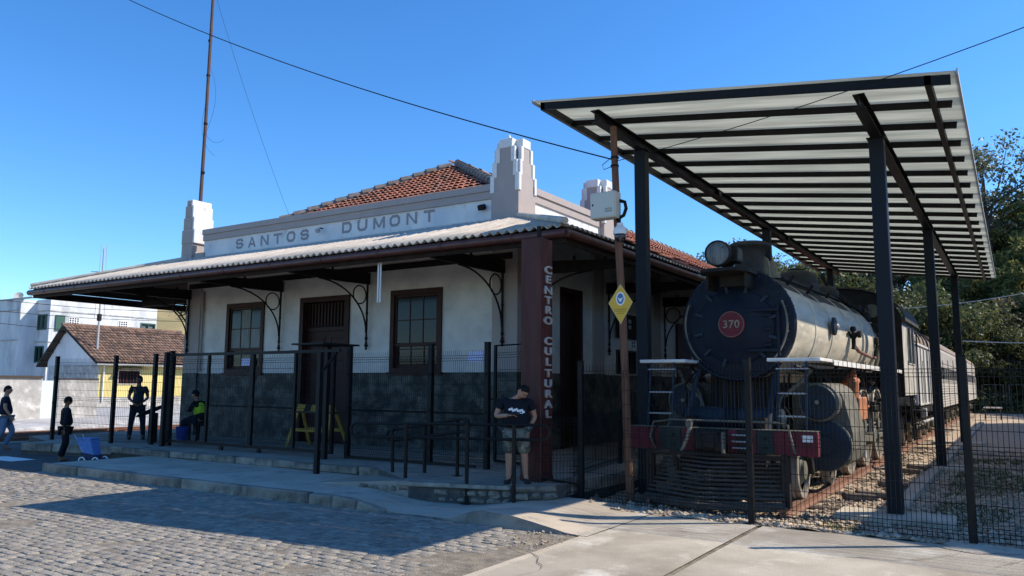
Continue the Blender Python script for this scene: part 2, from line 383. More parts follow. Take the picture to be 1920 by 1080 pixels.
for i,(x,y,d) in enumerate(spots):
    k=rng.randrange(24); rz=rng.uniform(-.07,.07)+(PI if rng.random()<.5 else 0); dz=rng.uniform(-.005,.005)+.010*vnoise(x,y,.5)-.012*sst(.12,.4,vnoise(x,y,1.3,7))-.014*sst(-5.1,-4.5,x+.35*vnoise(x,y,1.5,3)); tx,ty=rng.uniform(-.04,.04),rng.uniform(-.03,.03)
    wob=.10*math.sin(x*.35)
    if i<300:
        piece('cobblestone',cme[k],None,road,(x,y+wob*.3,dz),(tx,ty,rz))
    elif x>-20:
        c,s_=math.cos(rz),math.sin(rz)
        V=cobv[k][0]
        for a,b,h in V: SV.append((x+a*c-b*s_,y+wob*.3+a*s_+b*c,h+dz+a*ty*.5+b*tx*.5))
        SF+= [(a+off,b+off,c2+off) for a,b,c2 in cobv[k][1]]; off+=len(V)
o=bigmesh('distant_cobblestones',SV,SF,'cobble',road); o['kind']='stuff'
# smooth asphalt beyond the sidewalk's end
struct(MB().add([(-60,7.75,.004),(-15.9,7.75,.004),(-15.9,9.5,.004),(-15.9,12,.004),(-22.6,12,.004),(-23.5,12,.004),(-23.5,40,.004),(-23.7,40,.004),(-60,40,.004)],[(0,1,2,3,4,8),(4,5,6,7,8)]).build('asphalt_road','asphalt'),'dark asphalt road crossing the tracks at the left')
struct(MB().box(-19.5,-18.2,8.6,9.1,.006,.012).box(-23.5,-20.5,7.9,8.5,.006,.012).build('road_marking','white_flat'),'worn white road marking strips at the left')
# kerb height profile
def kh(x):
    if x<-7.9: return .14
    if x<-7.0: return lerp(.14,.0,sst(-7.9,-7.0,x))
    if x<-6.24: return 0.0
    if x<-5.65: return lerp(0,.15,sst(-6.24,-5.65,x))
    if x<-5.2: return lerp(.15,.13,(x+5.65)/.45)
    return max(0,lerp(.13,0,(x+5.2)/.8))
def side_h(x,y):
    t=sst(8.15,9.25,y)
    back=.13 if x<-8.6 else lerp(.13,-.02,sst(-8.6,-7.2,x)) if x<-7.2 else lerp(-.02,.06,sst(-6.7,-5.9,x)) if x<-5.4 else lerp(.06,.0,sst(-5.4,-4.4,x))
    h=lerp(kh(x),back,t)
    if x>-4.6: h*=max(0,min(1,(-4.3-x)/.3))
    return h+.004+.006*vnoise(x,y,1.3)
sw=grid('sidewalk',-15.8,-4.3,8.17,10.35,120,26,side_h,'concrete'); struct(sw,'worn concrete sidewalk between kerb and platform')
mb=MB()
n=120; xs=np.linspace(-15.8,-4.3,n)
for i in range(n-1):
    a,b=xs[i],xs[i+1]; mb.add([(a,8.17,-.1),(b,8.17,-.1),(b,8.17,side_h(b,8.17)),(a,8.17,side_h(a,8.17))],[(0,1,2,3)])
mb.add([(-15.8,8.17,-.1),(-15.8,10.35,-.1),(-15.8,10.35,.14),(-15.8,8.17,.14)],[(0,1,2,3)])
# weathered cast face of the raised ramp kerb
xs=np.linspace(-6.26,-4.42,60); zz=np.linspace(0,1,7)
V=[(x,8.165-.045*(1-t)-.02*abs(vnoise(x,t,2.2,4))-.012*vnoise(x,t*3,6,5)-(.03*(1-t)**2),lerp(-.06,side_h(x,8.17)+.002,t)) for t in zz for x in xs]
F=[(j*60+i,j*60+i+1,(j+1)*60+i+1,(j+1)*60+i) for j in range(6) for i in range(59)]
bigmesh('ramp_kerb_face',V,F,'kerb_stone',sw,True)
mb.build('sidewalk_edge','kerb_stone',sw)
# kerb stones
x=-15.85
while x<-4.6:
    L=rng.uniform(1.2,1.7) if x<-9.6 else .45
    if x+L/2<-6.95:
        a,b=kh(x+.02),kh(min(x+L,-4.45))
        if max(a,b)>.02:
            ang=math.atan2(b-a,L); zc=(a+b)/2
            k=MB().cbox((0,0,0),(L-.01,.15,.24),.018,jit=.006)
            o=k.build('kerb_stone','kerb_stone',sw); o.location=(x+L/2,8.135+rng.uniform(-.004,.004),zc-.112); o.rotation_euler=(0,-ang,rng.uniform(-.008,.008))
    x+=L
# concrete apron slabs
ap=struct(MB().add([(-4.3,-20,-.018),(40,-20,-.018),(40,10.3,-.018),(-4.3,10.3,-.018)],[(0,1,2,3)]).build('concrete_apron','joint_dirt'),'pale concrete forecourt in front of the fence')
def slab(x0,x1,y0,y1):
    g=.006
    nx,ny=max(2,int((x1-x0)/.3)),max(2,int((y1-y0)/.3))
    o=grid('concrete_slab',x0+g,x1-g,y0+g,y1-g,nx,ny,lambda x,y:.006*vnoise(x,y,.9,2),'concrete_slab',ap)
    b=MB(); z=-.03
    b.add([(x0+g,y0+g,z),(x1-g,y0+g,z),(x1-g,y0+g,.0),(x0+g,y0+g,0)],[(0,1,2,3)]); 
    return o
for xa,xb in ((-4.19,-2.775),(-2.725,1.2),(1.23,6),(6.03,12)):
    for ya,yb in ((-6,2.2),(2.22,9.98)): slab(xa,xb,ya,yb)
# steel/cement strip along the slab edge
MB().box(-4.262,-4.185,-6,8.12,-.03,.0045).build('edging_strip','concrete',ap)
grid('apron_infill',-4.335,-4.188,8.14,9.98,3,12,lambda x,y:.006+.004*vnoise(x,y,2),'concrete_slab',ap)
rc=random.Random(5)
for (x,y,a,L) in ((-3.9,6.1,.9,1.6),(-1.6,8.6,.2,1.9),(-.3,8.9,1.3,1.0),(-3.5,9.0,.1,.7),(-2.2,5.2,1.9,1.3)):
    P=[(x,y)]; 
    for k in range(14):
        a+=rc.uniform(-.45,.45); x+=math.cos(a)*L/14; y+=math.sin(a)*L/14; P.append((x,y))
    V=[];F=[]
    for k,(px_,py_) in enumerate(P):
        w_=.004+.005*rc.random() if 0<k<14 else .0005
        V+= [(px_,py_-w_,.0105),(px_,py_+w_,.0105)]
        if k: F.append((2*k-2,2*k-1,2*k+1,2*k))
    MB().add(V,F).build('crack','mortar',ap)
# concrete dirt ring around the fence post
mb=MB(); pts=[]
for i in range(28):
    a=2*PI*i/28; r_=1+.18*math.sin(3*a+1)+.1*math.sin(7*a)
    pts.append((-.42+.42*r_*math.cos(a),9.95+.3*r_*math.sin(a)))
V=[(x,y,.004) for x,y in pts]+[(-.42+(x+.42)*.6,9.95+(y-9.95)*.6,.028) for x,y in pts]+[(-.42,9.97,.03)]
F=[(i,(i+1)%28,28+(i+1)%28,28+i) for i in range(28)]+[(28+i,28+(i+1)%28,56) for i in range(28)]
MB().add(V,F).build('mortar_patch','concrete',ap,smooth=True)
# platform
pl=MB()
plan=[(-19.9,9.62),(-17.2,10.27),(-9.3,10.27),(-7.69,9.2),(-6.13,9.6),(-5.72,9.95),(-5.62,10.4),(-5.62,62),(-22.2,62),(-22.2,10.9),(-19.9,10.2)]
V=[(x,y,PZ) for x,y in plan]+[(x,y,-.2) for x,y in plan]; nP=len(plan)
pl.add(V,[tuple(range(nP))])
plat=struct(pl.build('platform','platform_floor'),'raised concrete station platform')
MB().add(V,[(i,i+nP,(i+1)%nP+nP,(i+1)%nP) for i in range(nP)]).build('platform_side','mortar',plat)
# ramp wedge going up to landing
MB().add([(-9.5,9.05,.14),(-7.69,9.21,.274),(-7.69,10.3,.274),(-9.5,10.3,.14),(-9.5,9.05,-.1),(-7.69,9.21,-.1)],[(0,1,2,3),(0,4,5,1)]).build('ramp_surface','platform_floor',plat)
# platform edge stones, left long kerb
def edge_run(p0,p1,zt,h,dep,L0,L1,name,m,rows=1,par=plat,b=.02,jit=.01,out=.05):
    d=Vector((p1[0]-p0[0],p1[1]-p0[1],0)); T=d.length; d.normalize(); nrm=Vector((d.y,-d.x,0)); ang=math.atan2(d.y,d.x)
    for r_ in range(rows):
        t=0 if r_%2==0 else -L0*.5
        while t<T-.03:
            L=rng.uniform(L0,L1); a=max(t,0); e=min(t+L,T)
            if e-a>.06:
                c=Vector((p0[0],p0[1],0))+d*((a+e)/2)+nrm*(out-dep/2+rng.uniform(-.015,.015))
                k=MB().cbox((0,0,0),(e-a-.02,dep,h-.018),b,jit=jit)
                o=k.build(name,m,par); o.location=(c.x,c.y,zt-h*(r_+.5)); o.rotation_euler=(rng.uniform(-.02,.02),rng.uniform(-.01,.01),ang+rng.uniform(-.02,.02))
            t+=L
edge_run((-19.9,9.62),(-17.2,10.27),PZ+.006,.2,.3,.9,1.3,'platform_kerb_stone','kerb_stone',out=.04)
edge_run((-17.2,10.27),(-9.1,10.27),PZ+.006,.15,.32,.8,1.3,'platform_kerb_stone','kerb_stone',out=.07,jit=.014)
edge_run((-7.9,9.18),(-6.13,9.60),PZ+.004,.075,.34,1.9,2.0,'landing_cap','kerb_stone',out=.085,b=.012,jit=.005)
edge_run((-6.13,9.60),(-5.66,10.1),PZ+.004,.1,.34,.6,.7,'landing_cap','kerb_stone',out=.085)
edge_run((-8.6,9.1),(-6.13,9.60),.195,.105,.2,.14,.27,'wall_stone','wall_stone',rows=2,out=.06,jit=.016,b=.03)
edge_run((-6.13,9.60),(-5.62,10.1),.17,.105,.2,.14,.27,'wall_stone','wall_stone',rows=2,out=.06,jit=.016,b=.03)
edge_run((-5.62,10.4),(-5.62,40),PZ+.005,.2,.4,1.5,2.2,'platform_kerb_stone','kerb_stone',out=.05)
# yard ballast
def yard(x,y): return -.045+.035*vnoise(x,y,1.1)+.03*vnoise(x,y,3.7,1)+.015*vnoise(x,y,9,2)+(.05*sst(10.3,10.0,y) if y<10.6 else 0)
yd=grid('gravel_yard',-5.6,8,9.96,26,200,190,yard,'ballast'); struct(yd,'brown stony ballast around the tracks')
y2=grid('far_gravel',-5.6,14,25.9,68,60,80,lambda x,y:-.03+.04*vnoise(x,y,.8),'ballast'); struct(y2,'far gravel yard beside the coaches')
# loose stones
def pebbles(name,n,fn,size,m,seed,parent=None):
    rg=np.random.RandomState(seed); base=np.array([(1,0,0),(0,1,0),(-1,0,0),(0,-1,0),(0,0,.7),(0,0,-.7)]); fc=np.array([(0,1,4),(1,2,4),(2,3,4),(3,0,4),(1,0,5),(2,1,5),(3,2,5),(0,3,5)])
    P=[];Fs=[]
    k=0
    while k<n:
        x,y,z=fn(rg)
        s_=size*rg.lognormal(0,.45); a=rg.rand()*6.28; B=base*(1+rg.uniform(-.3,.3,(6,3)))*s_*np.array([1,.75,.7]); c,s2=math.cos(a),math.sin(a)
        X=B[:,0]*c-B[:,1]*s2+x; Y=B[:,0]*s2+B[:,1]*c+y; Z=B[:,2]+z
        P.append(np.stack([X,Y,Z],1)); Fs.append(fc+6*k); k+=1
    o=bigmesh(name,np.concatenate(P),np.concatenate(Fs),m,parent); o['kind']='stuff'; return o
def f1(rg):
    y=10+rg.rand()**1.7*15; x=rg.uniform(-2.55,3.2) if rg.rand()<.8 else rg.uniform(-5.5,-2.6); return x,y,yard(x,y)+.008
o=pebbles('loose_stones',15000,f1,.028,'pebble',1); tagt(o,'loose brown stones scattered over the yard behind the fence','stones',kind='stuff')
def f2(rg):
    x=rg.uniform(-5.5,-2.2); y=10.15+abs(rg.normal())*.28; return x,y,.012+yard(x,y)*.4
o=pebbles('rubble_strip',1700,f2,.035,'pebble',2); tagt(o,'grey rubble strip along the foot of the fence before the locomotive','rubble',kind='stuff')
def f3(rg):
    x=rg.uniform(-4.9,-4.2); y=rg.uniform(7.2,8.3); return x,y,.004
o=pebbles('road_grit',160,f3,.012,'pebble',3); tagt(o,'pale grit at the end of the kerb','grit',kind='stuff')
# grass tufts
def tufts(name,n,fn,h,m,seed):
    rg=np.random.RandomState(seed); V=[];F=[]
    for k in range(n):
        x,y,z=fn(rg); a=rg.rand()*6.28; hh=h*rg.uniform(.5,1.3); l=rg.normal(0,.5,2)*hh
        wv=.006; V+= [(x-math.cos(a)*wv,y-math.sin(a)*wv,z-.01),(x+math.cos(a)*wv,y+math.sin(a)*wv,z-.01),(x+l[0],y+l[1],z+hh)]; F.append((3*k,3*k+1,3*k+2))
    return bigmesh(name,V,F,m)
def g1(rg):
    while True:
        x=rg.uniform(-1.1,3); y=rg.uniform(10.8,24)
        if vnoise(x,y,.55,5)>.02 or rg.rand()<.03: return x,y,yard(x,y) if y<26 else 0
tagt(tufts('grass_patch',26000,g1,.045,'grass',4),'short green grass growing through the stones at the right','grass',kind='stuff')
def g2(rg):
    while True:
        x=rg.uniform(-2.6,-1.7); y=10.25+abs(rg.normal())*.4
        return x,y,yard(x,y)
tagt(tufts('weeds',900,g2,.05,'grass',5),'small weeds at the foot of the fence right of the rail','weeds',kind='stuff')
# rails and sleepers of the locomotive track
tr=MB()
def rail(mb,x,y0,y1,z):
    poly=[(-.06,0),(.06,0),(.06,.012),(.012,.03),(.012,.095),(.035,.105),(.035,.135),(-.035,.135),(-.035,.105),(-.012,.095),(-.012,.03),(-.06,.012)]
    mb.extr([(x+a,z+b) for a,b in poly],'xz',y0,y1)
trk=thing('railway_track','rusty rails on worn sleepers under the steam locomotive','track',(-3.6,11,0))
for x in (-2.68,-4.52): 
    m_=MB(); rail(m_,x,10.7,66,-.03); m_.build('rail','rail_rust',trk)
me=None
yy=10.95
while yy<60:
    if me is None:
        o=MB().cbox((0,0,0),(2.75,.22,.13),.02,jit=.008).build('sleeper','sleeper',trk); me=o.data
    else: o=piece('sleeper',me,None,trk,(0,0,0))
    o.location=(-3.55+rng.uniform(-.1,.1),yy,-.095+rng.uniform(-.01,.02)); o.rotation_euler=(0,0,rng.uniform(-.03,.03)); yy+=.65
# stray wooden blocks
for i,(x,y,a) in enumerate(((-2.12,13.2,.5),(-2.0,13.6,.35),(-1.9,15.2,.2),(-1.95,17.8,.15),(-1.8,18.6,.2))):
    o=MB().cbox((0,0,0),(.48,.16,.1),.015,jit=.01).build('timber_block','sleeper'); o.location=(x,y,.03); o.rotation_euler=(0,.05,a)
    tagt(o,['short rusty timber block lying by the rail nearest the fence','second timber block lying against the first beside the rail','timber block lying by the rail opposite the driving wheels','flat timber block beside the rail near the second shelter post','farthest timber block lying beside the rail'][i],'timber block',group='timber blocks beside the rail')
# far yard wall base objects, hills
def hill(x,y):
    peak=lerp(3,12.5,sst(-45,2,x))+ (3*sst(5,40,x))
    return -.3+peak*sst(63,100,y)+1.2*vnoise(x,y,.06)*sst(64,75,y)
h=grid('wooded_hill',-120,90,62,150,110,60,hill,'hill_green'); struct(h,'steep dark wooded hill behind the yard')
def hill2(x,y):
    d=math.hypot((x+140)/34,(y-98)/34); return -1.5+18.5*max(0,1-d*d)+(.8*vnoise(x,y,.12)+1.0*vnoise(x,y,.05))*min(1,max(0,1.2-d)*3)
h=grid('dry_hill',-185,-96,54,142,90,90,hill2,'hill_dry'); struct(h,'dry grassy hill behind the white apartment block')
# left: tracks, bank and street
def terr(x,y):
    s_=(-x-27)
    if s_<0: return .0
    # distance beyond street edge line
    edge=(y-15)*-1.0-27.1   # x of edge at y
    up=sst(edge+.5,edge-.4,x)
    return (.2-.2*min(1,s_/27))*up*(1 if y>11 else sst(8,11,y))
ls=grid('left_street',-70,-26.6,8,48,130,110,lambda x,y:terr(x,y)+.008,'grey_wall'); struct(ls,'pale concrete street rising behind the left tracks')
bd=MB().add([(-27.4,9.5,.012),(-23.6,9.5,.012),(-23.6,60,.012),(-40,60,.012),(-27.4,16,.012)],[(0,1,2,3,4)]).build('left_ballast','ballast'); struct(bd,'reddish ballast of the tracks left of the platform')
lt=thing('railway_track','pair of rusty rails crossing left of the platform end','track',(-25.4,12,0))
for x in (-24.2,-25.1,-26.1,-27.0):
    m_=MB(); rail(m_,x,8.5,60,-.02); m_.build('rail','rail_rust',lt)
# ================================================================ STATION BUILDING
XL,XR,YW,YB=-19.98,-8.74,13.88,41.0
st=thing('station_building','long white station with red tiled roof, black iron brackets and stepped parapet towers','station',(-14.36,13.88,PZ))
# openings on front wall : (x0,x1,z0,z1)
WIN=[(-18.18,-16.65,1.97,3.85),(-12.24,-10.73,1.97,3.87)]; DOOR=(-15.28,-13.56,PZ,3.86)
def wall_front(y0,y1,x0,x1,z0,z1,holes):
    mb=MB(); xs=sorted({x0,x1}|{h[0] for h in holes}|{h[1] for h in holes}); 
    for a,b in zip(xs,xs[1:]):
        hs_=[h for h in holes if h[0]<=a+1e-6 and h[1]>=b-1e-6]
        z=z0
        for h in sorted(hs_,key=lambda q:q[2]):
            if h[2]>z: mb.box(a,b,y0,y1,z,min(h[2],z1))
            z=max(z,h[3])
        if z<z1: mb.box(a,b,y0,y1,z,z1)
    return mb
wall_front(YW,YW+.35,XL+.35,XR-.35,1.96,5.3,WIN+[DOOR]).build('front_wall','plaster_white',st)
wall_front(YW-.015,YW+.35,XL+.36,XR-.36,PZ-.02,1.957,[DOOR]).build('front_dado','dado_stone',st)
MB().box(XL+.37,DOOR[0]-.02,YW-.03,YW-.015,1.06,1.10).box(DOOR[1]+.02,XR-.37,YW-.03,YW-.015,1.06,1.10).build('dado_groove','beam_black',st)
# side wall (right) with door and window
def wall_side(x0,x1,y0,y1,z0,z1,holes):
    mb=wall_front(x0,x1,y0,y1,z0,z1,holes); v=[(b,a,c) for a,b,c in mb.v]; m2=MB(); m2.v=v; m2.f=[f[::-1] for f in mb.f]; return m2
SD=(15.7,16.75,PZ,3.95); SW=(18.7,19.95,2.0,2.63)
wall_side(XR-.35,XR,YW+.01,YB,1.96,5.3,[SD,SW]).build('side_wall','plaster_white',st)
wall_side(XR-.35,XR+.015,YW+.011,YB,PZ-.02,1.957,[SD]).build('side_dado','dado_stone',st)
MB().box(XL+.0,XL+.35,YW+.01,YB,PZ,5.3).build('side_wall','plaster_white',st)
MB().box(XL+.0,XR,YB-.3,YB,PZ,5.3).build('rear_wall','plaster_white',st)
MB().box(XL+.4,XR-.4,YW+.4,YB-.4,PZ+.01,PZ+.03).build('floor','platform_floor',st)
MB().box(XL+.4,XR-.4,YW+.9,YW+.95,PZ+.03,4.5).build('inner_partition','beam_black',st)
# corner pilasters
for (a,b) in ((XL-.0,XL+.65),(XR-.62,XR+.02)):
    MB().box(a,b,YW-.05,YW+.6,1.97,5.4).build('pilaster','trim_taupe',st)
    MB().box(a+.003,b-.003,YW-.06,YW+.6,PZ-.02,1.967).build('pilaster_base','dado_stone',st)
for yy in (17.62,21.4,25.2,29):
    MB().box(XR-.2,XR+.06,yy-.28,yy+.28,1.97,5.3).build('pilaster','trim_taupe',st)
    MB().box(XR-.2,XR+.07,yy-.277,yy+.277,PZ,1.967).build('pilaster_base','dado_stone',st)
# parapet front and sides
PT=6.03
def parapet(x0,x1,y0,y1):
    MB().box(x0,x1,y0,y1,5.0,5.73).build('parapet','plaster_grimy',st)
MB().box(XL+.6,XR-.6,YW-.0,YW+.25,5.3,5.73).build('parapet','plaster_grimy',st)
MB().box(XL+.6,XR-.6,YW-.05,YW+.3,5.73,5.90).build('parapet_cap','trim_taupe',st)
MB().box(XL+.6,XR-.6,YW-.085,YW+.335,5.902,6.05).build('parapet_coping','trim_taupe',st)
for x0,x1,sg in ((XR-.25,XR,1),(XL,XL+.25,-1)):
    MB().box(x0,x1,YW+.55,18.3,5.0,5.70).build('parapet','plaster_grimy',st)
    MB().box(x0-.04,x1+.04,YW+.55,18.3,5.70,5.87).build('parapet_cap','trim_taupe',st)
    MB().box(x0-.075,x1+.075,YW+.55,18.3,5.872,6.02).build('parapet_coping','trim_taupe',st)
# lettering
def stroke_letter(ch,W,H,t):
    c=t*.9
    mb=MB()
    def poly(p): mb.extr(p,'xz',-.004,.0)
    def seg(a,b,th=t):
        a=Vector(a);b=Vector(b);d=(b-a).normalized();n=Vector((-d.y,d.x))*th/2
        poly([tuple(a-n),tuple(b-n),tuple(b+n),tuple(a+n)])
    h=t/2
    def chain(pts,closed=False):
        P=[Vector(p) for p in pts]; n=len(P); L=[];Rr=[]
        for i in range(n):
            p0=P[i-1] if (i>0 or closed) else None; p1=P[(i+1)%n] if (i<n-1 or closed) else None
            d0=(P[i]-p0).normalized() if p0 is not None else (p1-P[i]).normalized()
            d1=(p1-P[i]).normalized() if p1 is not None else d0
            nn=Vector((-(d0+d1).y,(d0+d1).x)).normalized(); k=h/max(.3,nn.dot(Vector((-d1.y,d1.x))))
            L.append(P[i]+nn*k); Rr.append(P[i]-nn*k)
        rngn=range(n if closed else n-1)
        for i in rngn:
            j=(i+1)%n; poly([tuple(Rr[i]),tuple(Rr[j]),tuple(L[j]),tuple(L[i])])
    x0,x1,z0,z1=h,W-h,h,H-h; m=H/2
    if ch=='O': chain([(x0+c,z0),(x1-c,z0),(x1,z0+c),(x1,z1-c),(x1-c,z1),(x0+c,z1),(x0,z1-c),(x0,z0+c)],True)
    if ch=='S': chain([(x0,z0+c*1.1),(x0+c,z0),(x1-c,z0),(x1,z0+c),(x1,m-c*.6),(x1-c,m),(x0+c,m),(x0,m+c*.6),(x0,z1-c),(x0+c,z1),(x1-c,z1),(x1,z1-c*1.1)])
    if ch=='D': chain([(x0,z0),(x1-c,z0),(x1,z0+c),(x1,z1-c),(x1-c,z1),(x0,z1)],True)
    if ch=='U': chain([(x0,H),(x0,z0+c),(x0+c,z0),(x1-c,z0),(x1,z0+c),(x1,H)])
    if ch=='N': seg((x0,0),(x0,H)); seg((x1,0),(x1,H)); poly([(x0-h,H),(x0+h,H),(x1+h,0),(x1-h,0)])
    if ch=='M':
        seg((x0,0),(x0,H)); seg((x1,0),(x1,H)); poly([(x0-h,H),(x0+h,H),(W/2+h*.9,0.1*H),(W/2-h*.9,.1*H)]); poly([(x1-h,H),(x1+h,H),(W/2+h*.9,.1*H),(W/2-h*.9,.1*H)])
    if ch=='T': seg((0,z1),(W,z1)); seg((W/2,0),(W/2,z1-h))
    if ch=='A': poly([(0,0),(t,0),(W/2+h*.8,H),(W/2-h*.8,H)]); poly([(W-t,0),(W,0),(W/2+h*.8,H),(W/2-h*.8,H)]); seg((W*.2,H*.3),(W*.8,H*.3),t*.85)
    return mb
def word(s,x0,x1,z0,H):
    n=len(s); pitch=(x1-x0)/(n-1+.62)
    for i,ch in enumerate(s):
        w_=pitch*.62*(1.15 if ch=='M' else 1)
        mb=stroke_letter(ch,w_,H,.062); 
        # slight offsets so overlapping strokes never share a plane
        for k in range(0,len(mb.v)):
            p=mb.v[k]; mb.v[k]=(p[0],p[1]-(.0008*((k//8)%5) if p[1]<0 else 0),p[2])
        mb.v=[(p[0]+x0+i*pitch,p[1]+YW-.001,p[2]+z0) for p in mb.v]
        mb.build('letter','letter_grey',st,label='grey raised letter %s on the parapet'%ch)
word('SANTOS',-17.98,-15.10,5.375,.28); word('DUMONT',-13.93,-11.0,5.41,.28)
# stepped pinnacles: taupe core with white fins
def pinnacle(cx,cy,w,h0,zt,white=False,front=True):
    p=thing_part('pinnacle',cx,cy)
    return p
def fin(mb,cx,cy,hw,z0,z1,a):
    mb.cbox((cx,cy,(z0+z1)/2),(a,a,z1-z0),.012)
def pinn(cx,cy,z0,zt,w,white):
    h=w/2; zb=zt-1.17
    base=MB().box(cx-h+.02,cx+h-.02,cy-h+.02,cy+h-.02,z0,zb+.38).build('pinnacle','trim_taupe',st)
    L=[(0,zb,zb+.39,0.0),(.06,zb+.34,zb+.69,.012),(.125,zb+.66,zb+1.0,.024)]
    m=MB()
    m.box(cx-h+.03,cx+h-.03,cy-h+.09,cy+h-.09,zb+.381,zb+.69).box(cx-h+.091,cx+h-.091,cy-h+.03,cy+h-.03,zb+.383,zb+.688)
    m.box(cx-h+.045,cx+h-.045,cy-h+.16,cy+h-.16,zb+.691,zb+1.0).box(cx-h+.161,cx+h-.161,cy-h+.045,cy+h-.045,zb+.693,zb+.998)
    m.build('stepped_core','trim_taupe',base)
    for (ins,a,b,dp) in L:
        for dx,dy in ((0,-1),(1,0),(0,1),(-1,0)):
            for s_ in (-1,1):
                u=h-ins-.05; d=h-.035-dp
                c=(cx+dx*d+dy*s_*u,cy+dy*d+dx*s_*u,(a+b)/2)
                MB().cbox(c,(.10 if dy else .085,.10 if dx else .085,b-a),.01).build('white_fin','plaster_grimy',base)
    for dx,dy in ((0,-1),(1,0),(0,1),(-1,0)):
        d=h-.13
        MB().cbox((cx+dx*d,cy+dy*d,zb+1.09),(.34 if dy else .2,.34 if dx else .2,.2),.012).build('top_block','plaster_grimy',base)
    return base
b_=pinn(XR-.3,YW+.28,5.0,7.0,.74,False)
MB().lathe([(.0,0),(.045,.0),(.03,.06),(.05,.1),(.02,.17),(.0,.19)],(XR-.3,YW+.1,6.96),'z',10).build('finial','plaster_grimy',b_,smooth=True)
pinn(XR-.22,18.15,5.0,6.98,.74,False)
# left pinnacle: narrow from the front, deep from the side
LP=MB().box(-20.25,-19.77,13.76,14.42,5.0,5.74).build('pinnacle','trim_taupe',st)
for (x0_,x1_,z0_,z1_) in ((-20.29,-19.71,5.70,6.12),(-20.24,-19.76,6.12,6.48),(-20.19,-19.82,6.48,6.83),(-20.13,-19.88,6.83,7.0)):
    MB().cbox(((x0_+x1_)/2,14.10,(z0_+z1_)/2),(x1_-x0_,.68-.02*(z0_-5.7),z1_-z0_-.004),.012).build('stepped_block','plaster_grimy',LP)
    MB().box(x0_+.06,x1_-.06,13.742,13.77,z0_,z1_-.03).build('front_panel','trim_taupe',LP)
pinn(XL+.3,18.15,5.0,6.98,.74,False)
# main tiled roof
XC=-14.36; RZ=8.5; YA=19.2
def zside(x): return RZ-(abs(x-XC))*(RZ-4.27)/(XC*-1-6.02)
K=(RZ-4.27)/8.34
rf=MB()
xe=XL+.3; xr=XR-.3
rf.add([(XC,YA,RZ),(XC,YB,RZ),(XR-.3,YW+.35,zside(XR-.3)),(XR-.3,YB,zside(XR-.3)),(-18.4,YW+.35,zside(XR-.3)),(XL+.3,YB,zside(XL+.3))],[(0,2,3,1),(0,1,5,4),(0,4,2)])
rf.add([(XR-.3,18.5,zside(XR-.3)-.001),(XR-.3,YB,zside(XR-.3)-.001),(-6.05,YB,4.27),(-6.05,18.5,4.27)],[(0,3,2,1)])
rf.add([(XL+.3,18.5,zside(XL+.3)-.001),(XL+.3,YB,zside(XL+.3)-.001),(XL-.5,YB,5.4),(XL-.5,18.5,5.4)],[(0,1,2,3)])
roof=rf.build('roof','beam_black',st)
def tilefield(name,O,U,W_,nu,nv,pu,pv,inside,m,parent,r=None):
    """O origin at eave, U along the eave, W_ up the slope; barrel tiles in overlapping courses"""
    O,U,W_=Vector(O),Vector(U).normalized(),Vector(W_).normalized(); Nn=U.cross(W_).normalized()
    if Nn.z<0: Nn=-Nn
    r=r or pu*.5; V=[];F=[];k=0; rg=random.Random(5); seg=5
    for j in range(nv):
        for i in range(nu):
            c=O+U*(i+.5)*pu+W_*(j*pv)
            if not inside(c+W_*pv*.5): continue
            du=rg.uniform(-.01,.01); L=pv*1.15; lift=.035+rg.uniform(0,.012)
            for t,hh,rr in ((0,lift,r*1.0),(L,.0,r*.86)):
                for s_ in range(seg+1):
                    a=PI*s_/seg; p=c+U*(du+math.cos(a)*rr)+W_*t+Nn*(hh+math.sin(a)*rr*.62); V.append(p[:])
            b=k*(2*(seg+1))
            for s_ in range(seg): F.append((b+s_,b+s_+1,b+seg+1+s_+1,b+seg+1+s_))
            k+=1
    o=bigmesh(name,V,F,m,parent,True); o['kind']='stuff'; return o
# front hip face: between hips
sl=Vector((0,YA-(YW+.35),RZ-zside(XR-.3)))
tilefield('roof_tiles',(XL+.3,YW+.35,zside(XR-.3)+.01),(1,0,0),sl,60,21,.18,.345,lambda p: (p.x-XC if p.x>XC else (XC-p.x)*1.317)<(RZ-p.z)/K*1.0-.05,'clay_tile',roof)
tilefield('roof_tiles',(XR-.3,YW+.35,zside(XR-.3)+.01),(0,1,0),(XC-XR+.3,0,RZ-zside(XR-.3)),126,19,.215,.38,lambda p: p.y-(YW+.35)>(p.z-zside(XR-.3))/ (RZ-zside(XR-.3))*(YA-YW-.35)+.05,'clay_tile',roof)
tilefield('roof_tiles',(-6.0,18.55,4.27),(0,1,0),(XR-.3+6.0,0,zside(XR-.3)-4.27),104,8,.215,.40,lambda p:True,'clay_tile',roof)
# ridge and hip caps, each a tile of its own
def caps(a,b,step,m='ridge_grey'):
    a=Vector(a);b=Vector(b);d=b-a;n=int(d.length/step);u=d.normalized()
    for i in range(n):
        p0=a+u*(i*step); p1=a+u*((i+1.12)*step)
        k=MB().tube([p0+Vector((0,0,.035)),p1],[.13,.105],8,True); k.build('ridge_tile',m,roof,smooth=True)
zf=zside(XR-.3)
caps((-18.4,YW+.35,zf+.06),(XC,YA,RZ+.06),.42); caps((XR-.3,YW+.35,zf+.06),(XC,YA,RZ+.06),.42); caps((XC,YA,RZ+.06),(XC,YB,RZ+.06),.6)
